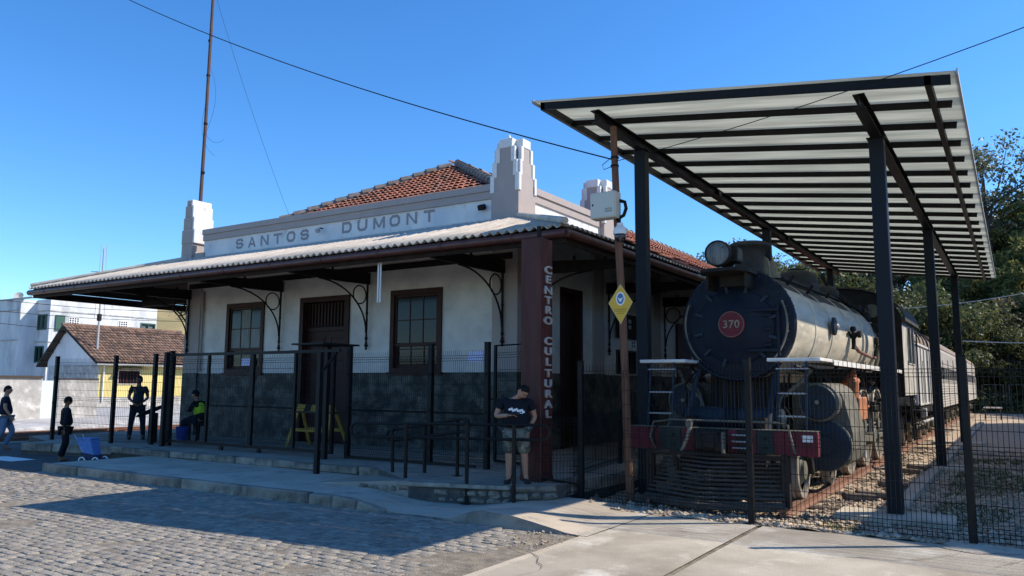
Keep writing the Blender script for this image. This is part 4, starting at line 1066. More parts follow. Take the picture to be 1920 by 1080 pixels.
arc_=[(-8.75-.1*math.sin(PI*i/8),10.0,.85+.09*math.cos(PI*i/8)) for i in range(9)]
m_.tube([top[1],top[0]]+arc_+[low[0],low[1]],.022,8).tube(top[1:],.022,8).tube(low[1:],.022,8)
m_.build('rails','iron_black',h2,smooth=True)
for (x,y,zb,zt) in ((-8.66,9.95,.2,.97),(-8.2,10.2,.24,1.05),(-7.48,10.12,.26,1.15),(-6.79,9.42,-.02,1.13)):
    MB().tube([(x,y,zb-.05),(x-.03 if x<-8.5 else x,y,zt)],.03,10).build('rail_post','iron_black',h2,smooth=True)
    MB().cbox((x,y,zb+.01),(.13,.13,.015),.003).build('foot_plate','iron_black',h2)
# ================================================================ WOODEN POLE WITH BOX, CAMERA, SIGN
wp=thing('wooden_pole','slender leaning brown wooden pole beside the front shelter post','pole',(-4.86,10.7,0))
MB().tube([(-4.80,10.72,-.05),(-4.84,10.70,1.2),(-4.86,10.66,2.6),(-4.93,10.64,4.2),(-4.97,10.62,5.64)],[.062,.06,.058,.056,.05],12).build('shaft','pole_wood',wp,smooth=True)
MB().lathe([(.064,-.015),(.064,.015)],(-4.955,10.63,5.15),'z',12).lathe([(.064,-.015),(.064,.015)],(-4.957,10.63,5.02),'z',12).build('wire_band','iron_black',wp)
MB().tube([(-4.96,10.56,5.15),(-5.1,10.5,5.03),(-5.08,10.5,4.95),(-4.96,10.55,5.0)],.006,5).build('wire_loop','cable_black',wp)
bx=thing('junction_box','grey steel equipment box fixed high on the wooden pole','box',(-5.03,10.5,4.37))
MB().cbox((-5.05,10.49,4.38),(.42,.20,.40),.012).build('case','box_grey',bx)
MB().box(-5.245,-4.855,10.383,10.388,4.195,4.565).build('door','box_grey',bx)
MB().cbox((-5.21,10.38,4.39),(.02,.012,.03),.003).build('latch','iron_black',bx)
text('lettering','POLÍCIA',.032,(-4.95,10.381,4.31),(PI/2,0,0),'ink',bx,ext=.0006); text('lettering','MILITAR',.032,(-4.95,10.381,4.275),(PI/2,0,0),'ink',bx,ext=.0006)
MB().tube([(-4.84,10.55,4.45),(-4.76,10.55,4.42),(-4.74,10.55,4.32),(-4.78,10.55,4.22),(-4.9,10.56,4.17)],.028,8).build('conduit','cable_black',bx,smooth=True)
dc=thing('dome_camera','white dome surveillance camera hanging under the grey box','camera',(-4.84,10.55,4.0))
MB().lathe([(0,.12),(.045,.12),(.05,.08),(.09,.045),(.10,.0),(.10,-.05),(0,-.05)],(-4.83,10.52,3.98),'z',20).build('housing','dome_white',dc,smooth=True)
MB().lathe([(.08,-.051),(.088,-.08),(.08,-.12),(.05,-.155),(.0,-.165)],(-4.83,10.52,3.98),'z',20).build('camera_eye','cam_glass',dc,smooth=True)
MB().tube([(-4.9,10.6,4.12),(-4.83,10.52,4.15)],.02,6).build('arm','iron_black',dc)
ds=thing('diamond_sign','yellow diamond sign with a round blue emblem on the wooden pole','sign',(-4.87,10.57,2.9))
c=Vector((-4.865,10.585,2.895)); hw,hh=.195,.30
def dia(mb,s_,y,t): 
    P=[(0,hh*s_),(hw*s_,.02),(0,-hh*s_),(-hw*s_,.02)]
    mb.extr([(c.x+a,c.z+b) for a,b in P],'xz',y,y+t); return mb
dia(MB(),1,c.y,.004).build('plate','sign_gold',ds); dia(MB(),.94,c.y-.0015,.0012).build('face','sign_yellow',ds)
def disc(mb,cx,cz,rx,rz,y,t,n=24): mb.extr([(cx+rx*math.cos(2*PI*i/n),cz+rz*math.sin(2*PI*i/n)) for i in range(n)],'xz',y,y+t); return mb
disc(MB(),c.x,c.z+.08,.072,.10,c.y-.003,.0012).build('emblem_ring','white_flat',ds); disc(MB(),c.x,c.z+.08,.055,.08,c.y-.0045,.0012).build('emblem','sign_blue',ds)
MB().extr([(c.x-.045,c.z+.11),(c.x-.01,c.z+.075),(c.x,c.z+.09),(c.x+.01,c.z+.075),(c.x+.045,c.z+.11),(c.x+.02,c.z+.05),(c.x,c.z+.03),(c.x-.02,c.z+.05)],'xz',c.y-.006,c.y-.005).build('eagle','white_flat',ds)
for k,(z,w_) in enumerate(((-.075,.105),(-.105,.09),(-.135,.06))):
    q=MB(); q.box(c.x-w_,c.x+w_,c.y-.003,c.y-.0018,c.z+z-.006,c.z+z+.004); q.build('line_of_text','ink_brown',ds)
# cables
def cable(name,label,pts,r,m='cable_black',grp=None):
    o=MB().tube(pts,r,5).build(name,m); tagt(o,label,'cable',grp); return o
cable('overhead_cable','black cable sagging from the upper left sky down to the wooden pole',curve_pts((-22,11.5,13.3),(-4.98,10.6,5.12),.35,24),.011)
cable('overhead_cable','thin cable rising from the wooden pole past the shelter roof to the right',curve_pts((-4.96,10.6,5.08),(6,8.4,6.65),.35,20),.006)
cable('guy_wire','very thin guy wire slanting down to the station parapet right of the flagpole',curve_pts((-18.2,12.5,13.5),(-15.9,YW+.05,6.05),.25,12),.004)
cable('guy_wire','pale double cable running to the right behind the shelter',curve_pts((-2.1,45,4.0),(6,45,3.9),.15,12),.02,'cable_white')
cable('guy_wire','thin dark cable crossing the wooded hill at the right',curve_pts((-6,50,6.2),(8,50,8.6),.6,12),.015,'cable_white')
# ================================================================ BARRICADE etc
bc=thing('barricade','yellow and black striped folding barricade before the station door','barricade',(-13.4,12.9,PZ))
def leg(p,q,w_=.085,t=.03):
    p,q=Vector(p),Vector(q); d=(q-p).normalized(); n=Vector((1,0,0)); mb=MB(); s_=(n-d*n.dot(d)).normalized(); o=d.cross(s_)*t/2; s_=s_*w_/2
    V=[p-s_-o,p+s_-o,p+s_+o,p-s_+o,q-s_-o,q+s_-o,q+s_+o,q-s_+o]; mb.add(V,[(0,3,2,1),(4,5,6,7),(0,1,5,4),(1,2,6,5),(2,3,7,6),(3,0,4,7)]); return mb
bx0,bx1,by,zt=-13.95,-12.95,12.75,1.22
for x,s_ in ((bx0,-.12),(bx1,.12)):
    leg((x+s_,by-.25,PZ),(x,by,zt)).build('leg','barricade_yellow',bc); leg((x+s_,by+.45,PZ),(x,by+.04,zt)).build('leg','barricade_yellow',bc)
for dy,mm_ in ((-.03,'barricade_yellow'),(.07,'barricade_black')):
    MB().box(bx0-.02,bx1+.02,by+dy-.012,by+dy+.012,zt-.17,zt+.0).build('board',mm_,bc)
for k in range(2):
    x=bx0+.16+k*.42; MB().extr([(x,zt-.168),(x+.2,zt-.168),(x+.28,zt-.002),(x+.08,zt-.002)],'xz',by-.048,by-.043).build('stripe','barricade_black',bc)
for y in (by-.17,by+.3): MB().box(bx0-.1,bx1+.1,y-.012,y+.012,.62,.69).build('crossbar','barricade_yellow',bc)
bk=MB().lathe([(0,0),(.13,0),(.16,.33),(.165,.35),(.15,.36),(0,.34)],(-17.35,12.1,PZ),'z',20); o=bk.build('bucket','bucket_blue',smooth=True); tagt(o,'blue plastic bucket standing under the seated guard','bucket')
o=thing('round_table','dark tilted round table top on a single leg by the left gate post','table',(-17.3,11.6,PZ))
MB().lathe([(0,0),(.34,0),(.36,.015),(.34,.03),(0,.03)],(0,0,0),'z',26).build('top','cloth_slate',o); 
tp=[c for c in bpy.data.objects if c.parent==o][0]; tp.location=(-17.75,11.5,1.0); tp.rotation_euler=(.25,-.35,0)
MB().cbox((-17.65,11.5,.62),(.16,.16,.7),.01).build('leg','beam_black',o)
# side stool of guard
stl=thing('stool','small dark stool carrying the seated guard','stool',(-17.3,12.5,PZ))
MB().cbox((-17.3,12.5,PZ+.43),(.36,.34,.05),.01).build('seat','beam_black',stl)
for dx in (-.14,.14):
    for dy in (-.13,.13): MB().cbox((-17.3+dx,12.5+dy,PZ+.2),(.04,.04,.4),.005).build('leg','beam_black',stl)
# bench and metal frames in the far yard
b=thing('bench','small low wooden bench standing in the sunlit far yard','bench',(-1.1,50,0))
MB().cbox((-1.13,50,.62),(.85,.45,.07),.01).build('seat','white_paint',b)
for dx in (-.36,.36): MB().cbox((-1.13+dx,50,.29),(.07,.4,.6),.01).build('leg','sleeper',b)
for k,(xa,xb,lab) in enumerate(((-2.0,-.75,'pale metal gate frame at the back of the yard, left one'),(-.4,.9,'pale metal gate frame at the back of the yard, right one'))):
    g=thing('metal_barrier',lab,'metal barrier',(xa,64,0),group='metal frames at the back of the yard')
    MB().tube([(xa,64,0),(xa,64,1.9),(xb,64,1.9),(xb,64,0)],.045,6).build('outer_frame','loco_grey',g)
    for t in (.33,.66): MB().tube([(lerp(xa,xb,t),64,0),(lerp(xa,xb,t),64,1.88)],.025,6).build('upright','loco_grey',g)
# ================================================================ LOCOMOTIVE
XL_=-3.65; CZ=2.665
lo=thing('steam_locomotive','old black steam locomotive numbered 370 with weathered pale boiler','locomotive',(XL_,16,0))
F0=12.25
# smokebox and boiler
MB().lathe([(0,F0),(.70,F0),(.875,F0+.02),(.90,F0+.05),(.90,F0+.12),(.88,F0+.13),(.88,F0+1.55)],(XL_,0,CZ),'y',56).build('smokebox','loco_navy',lo,smooth=True)
b=MB().lathe([(.885,F0+.16),(.885,F0+2.9),(.925,F0+3.2),(.955,F0+5.0),(1.0,F0+6.5),(1.0,20.4),(0,20.4)],(XL_,0,CZ),'y',64); bo=b.build('boiler','boiler_jacket',lo,smooth=True)
MB().lathe([(.89,F0+.2),(.89,F0+2.9),(.93,F0+3.2),(.96,F0+5.0),(1.005,F0+6.5),(1.005,20.35)],(XL_,0,CZ),'y',24,R(-50),R(50)).build('sooty_top_jacket','dome_grey',bo,smooth=True)  # darker arc over the boiler top: shelter roof's shade painted in, with soot
for y in (F0+1.5,F0+2.9,F0+4.3,F0+5.7,F0+7.0):
    r_=.888 if y<F0+2.95 else (.95 if y<F0+5.2 else 1.0)
    MB().lathe([(r_-.0,y-.03),(r_+.012,y-.025),(r_+.012,y+.025),(r_,y+.03)],(XL_,0,CZ),'y',64).build('boiler_band','boiler_jacket',bo,smooth=True)
m_=MB()
for i in range(40):
    a=2*PI*i/40; m_.lathe([(.017,0),(.015,-.016),(0,-.02)],(XL_+.82*math.cos(a),F0+.010,CZ+.82*math.sin(a)),'y',6)
m_.build('rivets','loco_blue',lo)
m_=MB()
for k in range(3):
    for i in range(44):
        a=2*PI*i/44; y=F0+.1
        if k==0: m_.lathe([(.012,0),(.0,.02)],(XL_+.90*math.cos(a),y-.0,CZ+.90*math.sin(a)),'z',5)
m_.build('rim_rivets','loco_navy',lo)
dr=MB().lathe([(.60,F0),(.60,F0-.03),(.56,F0-.05),(.50,F0-.055),(.42,F0-.085),(.25,F0-.12),(0,F0-.135)],(XL_+.0,0,CZ-.03),'y',48).build('smokebox_door','loco_navy',lo,smooth=True)
for i in range(12):
    a=2*PI*(i+.4)/12
    MB().cbox((XL_+.605*math.cos(a),F0-.05,CZ-.03+.605*math.sin(a)),(.15,.05,.055),.012,Matrix.Rotation(-a,3,'Y')).build('door_clamp','loco_blue',dr)
for z in (.20,-.42):
    MB().cbox((XL_+.44,F0-.10,CZ+z),(.50,.035,.055),.008).build('hinge_strap','loco_navy',dr)
MB().tube([(XL_+.66,F0-.07,CZ-.5),(XL_+.66,F0-.07,CZ+.28)],.03,8).build('hinge_pin','loco_navy',dr)
for z in (.12,-.34,-.1): MB().cbox((XL_+.5,F0-.09,CZ+z),(.12,.04,.04),.006).build('hinge_lug','loco_navy',dr)
npz=CZ-.01; npl=MB().lathe([(0,-.03),(.195,-.03),(.21,-.02),(.21,0),(0,0)],(XL_-.03,F0-.135,npz),'y',40).build('number_plate','red_paint',lo)
MB().lathe([(.192,-.034),(.198,-.034),(.198,-.029),(.192,-.029),(.192,-.034)],(XL_-.03,F0-.135,npz),'y',40).build('plate_rim','brass_dull',npl)
text('plate_number','370',.17,(XL_-.03,F0-.168,npz-.005),(PI/2,0,0),'brass_dull',npl,ext=.006,off=.002,space=1.08)
# grab rails on smokebox front
for sx in (-1,1):
    pts=[(XL_+sx*.80*math.cos(a),F0-.08,CZ+.80*math.sin(a)) for a in [lerp(.42,-.75,i/12) for i in range(13)]]
    MB().tube(pts,.016,6).build('grab_rail','loco_grey',lo,smooth=True)
    for i in (0,6,12): MB().tube([pts[i],(pts[i][0],F0+.03,pts[i][2])],.014,6).build('rail_stud','loco_grey',lo)
pts=[(XL_+.86*math.cos(a),F0-.06,CZ+.86*math.sin(a)) for a in [lerp(PI+.75,2*PI-.75,i/16) for i in range(17)]]
MB().tube(pts,.014,6).build('lower_rail','loco_blue',lo,smooth=True)
# headlight and its shelf
MB().lathe([(0,-.42),(.16,-.42),(.165,-.1),(.2,-.06),(.2,.0),(.175,.02),(.17,.02)],(XL_-.05,11.72,3.70),'y',30).build('headlight','loco_black',lo,smooth=True)
v=MB().lathe([(0,11.715),(.172,11.705)],(XL_-.05,0,3.70),'y',28); m0=MB(); m0.v=[(p[0],11.70,p[2]) for p in v.v]; m0.f=v.f
m0=MB().lathe([(0,-.012),(.178,-.006),(.178,.0),(0,.0)],(XL_-.05,11.52+.05,3.70),'y',28)
hl=[o for o in bpy.data.objects if o.name=='headlight'][0]
hl.data.clear_geometry()
q=MB().lathe([(0,.50),(.16,.50),(.168,.16),(.20,.12),(.20,.0),(.182,-.015),(.182,.03),(0,.05)],(XL_-.05,11.55,3.70),'y',36); hl.data.from_pydata(q.v,[],q.f); hl.data.shade_smooth(); hl.data.set_sharp_from_angle(angle=R(38))
MB().lathe([(0,-.03),(.10,-.024),(.181,-.004),(.181,.01),(0,.01)],(XL_-.05,11.57,3.70),'y',36).build('lens','curtain',hl,smooth=True)
MB().tube([(XL_-.13,11.55,3.62),(XL_+.05,11.55,3.8)],.006,5).build('lens_crack','loco_black',hl)
MB().cbox((XL_+.15,11.85,3.70),(.10,.28,.24),.01).build('number_box','loco_black',hl)
for k in range(4): MB().cbox((XL_+.205,11.78+.06*k,3.7),(.01,.03,.18),.002).build('vent_slat','loco_grey',hl)
V=[];  sx_=[(XL_-.40,12.35),(XL_-.40,11.75),(XL_-.26,11.5),(XL_+.22,11.5),(XL_+.36,11.75),(XL_+.36,12.35)]
MB().extr(sx_,'xy',3.42,3.47).build('lamp_shelf','loco_black',lo)
MB().box(XL_-.34,XL_-.30,11.85,12.24,3.2,3.42).box(XL_+.26,XL_+.30,11.85,12.24,3.2,3.42).box(XL_-.2,XL_+.2,12.1,12.24,3.25,3.42).build('shelf_bracket','loco_black',lo)
# stack
MB().lathe([(.36,3.42),(.30,3.52),(.25,3.58),(.235,3.64),(.25,3.90),(.30,3.97),(.36,4.01),(.36,4.05),(.30,4.075),(.28,4.09),(.2,4.09),(.2,3.8)],(XL_,13.1,0),'z',36).build('chimney','dome_grey',lo,smooth=True)
# bell
bl=MB().lathe([(.0,3.92),(.05,3.92),(.085,3.86),(.10,3.72),(.17,3.62),(.175,3.6),(.0,3.6)],(XL_+.1,14.15,0),'z',20).build('bell','brass_dull',lo,smooth=True)
MB().extr([(XL_-.14,3.48),(XL_+.20,3.48),(XL_+.14,3.6),(XL_+.12,3.85)]+[(XL_-.01+.13*math.cos(a),3.85+.14*math.sin(a)) for a in [PI*i/10 for i in range(1,10)]]+[(XL_-.14,3.85)],'xz',13.86,13.94).build('bell_yoke','brass_dull',bl)
# domes
def dome(y,r,zt,nm,m='dome_grey'):
    d=MB().lathe([(r*1.35,zt-.62),(r*1.08,zt-.56),(r,zt-.50),(r,zt-.26),(r*.94,zt-.15),(r*.72,zt-.05),(r*.4,zt),(0,zt+.01)],(XL_,y,0),'z',36).build(nm,m,lo,smooth=True)
    MB().lathe([(r+.008,zt-.27),(r+.008,zt-.24)],(XL_,y,0),'z',36).build('dome_band',m,d); return d
d1=dome(16.5,.42,4.05,'steam_dome'); MB().lathe([(.14,4.05),(.16,4.07),(.1,4.09),(0,4.09)],(XL_,16.5,0),'z',16).build('cap','iron_black',d1)
dome(19.1,.36,4.03,'sand_dome')
MB().tube([(XL_+.2,18.0,4.1),(XL_+.3,18.1,3.9)],.03,6).lathe([(.06,0),(.03,.12),(0,.13)],(XL_+.22,18.0,4.05),'z',8).build('whistle','loco_black',lo)
# long handrail on boiler with stanchions
hp=[(XL_+.50,13.2,3.47),(XL_+.52,15,3.50),(XL_+.54,17,3.53),(XL_+.56,20.3,3.56)]
MB().tube(hp,.035,8).build('boiler_handrail','loco_black',lo,smooth=True)
for y in (13.6,15.1,16.6,18.1,19.6):
    MB().tube([(XL_+.46,y,3.38),(XL_+.60,y,3.56)],.028,6).build('stanchion','loco_black',lo)
for k in range(3): MB().tube([(XL_+.50+.06*k,17.6,3.58+.02*k),(XL_+.62+.08*k,20.3,3.45-.06*k)],.018,6).build('pipe','loco_black',lo,smooth=True)
# side fittings on the boiler (right side)
sx=XL_+.93
MB().lathe([(0,.05),(.06,.05),(.11,.03),(.155,.02),(.165,.0),(.165,-.03)],(sx+.03,15.0,2.78),'x',28).build('washout_plate','loco_blue',lo,smooth=True)
MB().lathe([(0,.075),(.03,.075),(.05,.045)],(sx+.03,15.0,2.78),'x',12).build('plate_boss','boiler_jacket',lo,smooth=True)
cv=MB().lathe([(0,.16),(.05,.15),(.06,.1),(.045,.06),(.07,.02),(.07,-.05),(.04,-.09),(.04,-.25),(.06,-.28),(0,-.3)],(sx+.09,16.55,2.72),'z',14).tube([(sx-.05,16.55,2.72),(sx+.2,16.55,2.72)],.045,8).tube([(sx+.05,16.3,2.74),(sx+.05,16.8,2.74)],.03,8).lathe([(0,-.03),(.07,-.03),(.07,.03),(0,.03)],(sx+.2,16.55,2.72),'x',12); cv.build('check_valve','loco_black',lo,smooth=True)
MB().tube([(sx+.09,16.6,2.50),(sx+.12,16.9,2.40),(sx+.14,18.2,2.33),(sx+.14,18.9,2.33)],.035,8).build('feed_pipe','copper_pipe',lo,smooth=True)
m_=MB().tube([(sx+.1,19.2,2.15),(sx+.14,19.3,2.35),(sx+.16,19.4,2.62),(sx+.2,19.55,2.68),(sx+.2,19.9,2.68)],.045,8); m_.build('steam_pipe','loco_grey',lo,smooth=True)
m_=MB()
rg=random.Random(11)
for k in range(10):
    y=19.3+rg.random()*1.2; z=2.4+rg.random()*1.1; xo=XL_+math.sqrt(max(.05,1.04-(z-CZ)**2))+.02
    m_.cbox((xo,y,z),(.1+.12*rg.random(),.12+.2*rg.random(),.07+.12*rg.random()),.015)
    m_.tube([(xo,y,z),(xo+.05,y+.2,z-.25)],.02,6)
m_.build('backhead_fittings','loco_black',lo)
MB().lathe([(0,-.22),(.09,-.2),(.09,.2),(0,.22)],(XL_+.80,19.8,3.28),'y',14).build('air_cylinder','loco_black',lo,smooth=True)
MB().lathe([(.05,-.02),(.09,0),(.05,.02)],(XL_+.88,19.5,3.5),'x',14).build('valve_wheel','loco_black',lo)
# running board
for sxg in (1,-1):
    e=XL_+sxg*1.36; i_=XL_+sxg*.86
    a,b=min(e,i_),max(e,i_)
    MB().box(a,b,12.55,20.9,2.055,2.085).build('running_board','loco_grey',lo)
    eo=e-(.0 if sxg>0 else -.0)
    MB().box(min(e,e+sxg*.014),max(e,e+sxg*.014),12.5,20.9,2.02,2.10).build('white_edge','white_paint',lo)
    i2=XL_+sxg*.62; fx0,fx1=min(e,i2),max(e,i2)
    MB().cbox(((fx0+fx1)/2,12.05,2.08),(fx1-fx0,.9,.05),.008).build('front_step_board','white_paint',lo)
    for yy in (13.6,15,16.5,18,19.5): MB().tube([(XL_+sxg*.9,yy,1.7),(XL_+sxg*1.25,yy,2.05)],.025,6).build('board_bracket','loco_black',lo)
# ladders from beam to boards
for cx in (XL_+.98,XL_-.98):
    l=MB()
    for dx in (-.19,.19): l.tube([(cx+dx,11.45,1.08),(cx+dx,11.6,2.05)],.016,6)
    L_=l.build('ladder','loco_blue',lo,smooth=True)
    for z in (1.28,1.60): MB().tube([(cx-.2,11.45+.15*(z-1.08),z),(cx+.2,11.45+.15*(z-1.08),z)],.013,6).build('rung','satellite',L_)
    MB().tube([(cx-.22,11.55,1.95),(cx+.24,11.55,1.95)],.01,5).build('rung','satellite',L_)
for sxg in (-1,1): MB().tube([(XL_+sxg*.62,11.5,1.05),(XL_+sxg*.60,12.2,1.95)],.04,8).build('frame_brace','loco_blue',lo,smooth=True)
for sgx in (-1,1):
    MB().tube([(XL_+sgx*1.05,12.5,1.95),(XL_+sgx*.9,12.35,1.75),(XL_+sgx*.62,12.3,1.5),(XL_+sgx*.5,12.3,1.1)],.03,6).build('front_pipe','loco_grey',lo,smooth=True)
    MB().tube([(XL_+sgx*.75,12.4,1.9),(XL_+sgx*.8,12.1,1.72),(XL_+sgx*.72,12.0,1.45),(XL_+sgx*.85,12.1,1.2)],.016,6).build('front_hose','cable_black',lo,smooth=True)
    MB().lathe([(0,-.5),(.14,-.46),(.16,-.4),(.16,.4),(.14,.46),(0,.5)],(XL_+sgx*.28,12.0,1.22),'x',18).build('air_tank','loco_blue',lo,smooth=True)
for k in range(7): MB().cbox((XL_-.45+.15*k,12.56,1.5),(.03,.03,.7),.006).build('saddle_rib','loco_blue',lo)
# saddle, frames
MB().box(XL_-.55,XL_+.55,12.6,14.3,1.0,1.9).build('saddle','loco_black',lo)
MB().box(XL_-.62,XL_-.52,11.4,21,.55,1.25).box(XL_+.52,XL_+.62,11.4,21,.55,1.25).build('main_frame','loco_black',lo)
MB().box(XL_-.9,XL_+.9,15.0,20.9,1.3,2.02).build('ash_pan','loco_black',lo)
# beam: wooden planks red / grey
bmz0,bmz1=.76,1.08; segs=[(-1.38,-.90,'red_paint'),(-.90,-.80,'green_grey'),(-.80,-.56,'green_grey'),(-.56,-.36,'red_paint'),(-.36,.13,'loco_black'),(.13,.27,'red_paint'),(.27,.40,'loco_black'),(.40,.54,'red_paint'),(.54,.78,'green_grey'),(.78,1.36,'red_paint')]
for a,b,mm in segs:
    n_=max(1,int((b-a)/.13))
    for k in range(n_):
        u,v=lerp(a,b,k/n_),lerp(a,b,(k+1)/n_)
        MB().cbox((XL_+(u+v)/2,11.3,(bmz0+bmz1)/2-.005*(k%2)),(v-u-.004,.16,bmz1-bmz0),.005).build('beam_plank',mm,lo)
MB().box(XL_-1.36,XL_+1.34,11.39,11.5,.80,1.05).build('beam_back','loco_black',lo)
MB().box(XL_-1.37,XL_+1.35,11.23,11.45,1.085,1.095).build('beam_top','loco_grey',lo)
MB().box(XL_+1.16,XL_+1.30,11.21,11.217,.95,1.04).build('beam_number','white_paint',lo)
for x in (-.68,.66): 
    for z in (.85,.98): MB().lathe([(0,-.03),(.022,-.03),(.022,.0)],(XL_+x,11.215,z),'y',8).build('bolt','loco_black',lo)
# coupler and hoses
MB().cbox((XL_-.12,11.12,.93),(.34,.3,.3),.04).cbox((XL_+.10,11.0,.90),(.10,.30,.24),.03).cbox((XL_-.02,10.9,.95),(.22,.1,.26),.03).build('coupler','loco_black',lo)
MB().cbox((XL_+.165,10.93,.91),(.035,.10,.30),.006).build('coupler_knuckle','loco_grey',lo)
m_=MB()
for z in (.83,.92,1.01): m_.tube([(XL_+.2,11.2,z),(XL_+.42,11.2,z)],.012,6)
m_.build('coupler_bars','satellite',lo)
MB().tube([(XL_-.42,11.15,1.14),(XL_-.38,11.12,1.10),(XL_-.40,11.05,.95),(XL_-.50,11.05,.74),(XL_-.56,11.06,.66)],[.035,.035,.028,.026,.026],8).build('brake_hose','brass_dull',lo,smooth=True)
MB().lathe([(0,-.06),(.055,-.05),(.06,.04),(0,.06)],(XL_-.40,11.13,1.16),'z',12).build('hose_valve','loco_grey',lo,smooth=True)
MB().tube([(XL_-.95,11.18,.78),(XL_-1.0,11.12,.95),(XL_-.98,11.2,1.16),(XL_-.7,11.25,1.2),(XL_+.8,11.25,1.2),(XL_+.98,11.2,1.17),(XL_+1.04,11.1,1.0),(XL_+1.1,11.06,.80)],.016,6).build('cut_lever','loco_grey',lo,smooth=True)
MB().tube([(XL_-.9,11.1,.84),(XL_-.92,11.05,.98),(XL_-.86,11.1,1.14)],.02,6).build('air_hose','cable_black',lo,smooth=True)
# pilot (cowcatcher): V of stacked slats
n=12
for k in range(n):
    z=.10+k*.053; t=k/(n-1); yf=lerp(10.42,10.95,t); xs_=lerp(1.0,.86,t)
    for sg in (-1,1):
        a=Vector((XL_-.03,yf,z)); b=Vector((XL_+sg*xs_,yf+.42,z)); d=(b-a); L=d.length; ang_=math.atan2(d.y,d.x)
        MB().cbox(((a+b)/2),(L,.05,.030 if k else .09),.006,Matrix.Rotation(ang_,3,'Z')).build('pilot_slat','pilot_wood',lo)
MB().cbox((XL_+.97,11.05,.42),(.11,.14,.68),.01).cbox((XL_-.97,11.05,.42),(.11,.14,.68),.01).cbox((XL_,11.0,.74),(1.95,.08,.05),.01).build('pilot_frame','loco_black',lo)
for sg in (-1,1): MB().tube([(XL_+sg*.5,11.2,.2),(XL_+sg*.5,10.85,.7)],.03,6).build('pilot_brace','loco_black',lo)
# wheel guard and wheels
def wheel(name,x,y,r,spokes,parent,w_=.12,crank=False,facing=1,cz=None):
    z=(r+.105) if cz is None else cz
    t=MB().lathe([(r-.075,-w_/2),(r-.01,-w_/2),(r,-w_/2+.01),(r,w_/2-.03),(r+.03,w_/2-.02),(r+.03,w_/2),(r-.075,w_/2),(r-.075,-w_/2)],(0,0,0),'x',40)
    if facing>0: t.v=[(-p[0],p[1],p[2]) for p in t.v]; t.f=[f[::-1] for f in t.f]
    tt=t.build('wheel','wheel_tyre',parent,smooth=True); tt.location=(x,y,z)
    if spokes:
        s_=MB().lathe([(r-.075,-.035),(r-.13,-.035),(r-.13,.035),(r-.075,.035)],(0,0,0),'x',36,cap=False)
        for i in range(spokes):
            a=2*PI*i/spokes; s_.tube([(0,.08*math.cos(a),.08*math.sin(a)),(0,(r-.12)*math.cos(a),(r-.12)*math.sin(a))],[.034,.024],6)
        s_.lathe([(0,-.07),(.13,-.07),(.13,.07),(0,.07)],(0,0,0),'x',20)
        if crank:
            s_.extr([((r-.1)*math.cos(a),(r-.1)*math.sin(a)) for a in [lerp(PI*1.2,PI*1.8,i/8) for i in range(9)]]+[(.1,-.2),(-.1,-.2)],'yz',-.05,.05)
        o=s_.build('wheel_centre','loco_grey',tt)
    else:
        s_=MB().lathe([(r-.075,.0),(r*.6,-.02),(r*.45,.03),(.14,.04),(.13,.08),(.07,.09),(0,.09)],(0,0,0),'x',32)
        s_.lathe([(0,-.06),(r-.08,-.05),(r-.076,-.0)],(0,0,0),'x',32)
        if facing<0: s_.v=[(-p[0],p[1],p[2]) for p in s_.v]
        o=s_.build('wheel_centre','loco_grey',tt,smooth=True)
    setp(o,tt) ; o.matrix_parent_inverse=Matrix.Identity(4); o.location=(0,0,0)
    return tt
for y in (11.95,14.0):
    for x,fc in ((-2.70,1),(-4.50,-1)): wheel('w',x,y,.40,0,lo,facing=fc)
    MB().tube([(-4.5,y,.505),(-2.7,y,.505)],.07,10).build('axle','loco_black',lo,smooth=True)
for y in (15.75,17.55,19.35):
    for x,fc in ((-2.70,1),(-4.50,-1)): wheel('w',x,y,.80,14,lo,.13,True,facing=fc)
    MB().tube([(-4.5,y,.905),(-2.7,y,.905)],.1,10).build('axle','loco_black',lo,smooth=True)
for x,fc in ((-2.70,1),(-4.50,-1)): wheel('w',x,21.6,.5,10,lo,facing=fc)
for sg in (1,-1):
    ex=XL_+sg*1.0
    MB().extr([(11.55,.83),(11.75,.90),(12.05,.86),(12.25,.60),(12.3,.42),(12.22,.42),(12.0,.76),(11.7,.82),(11.55,.76)],'yz',ex-.09,ex+.09).build('wheel_guard','loco_black',lo)
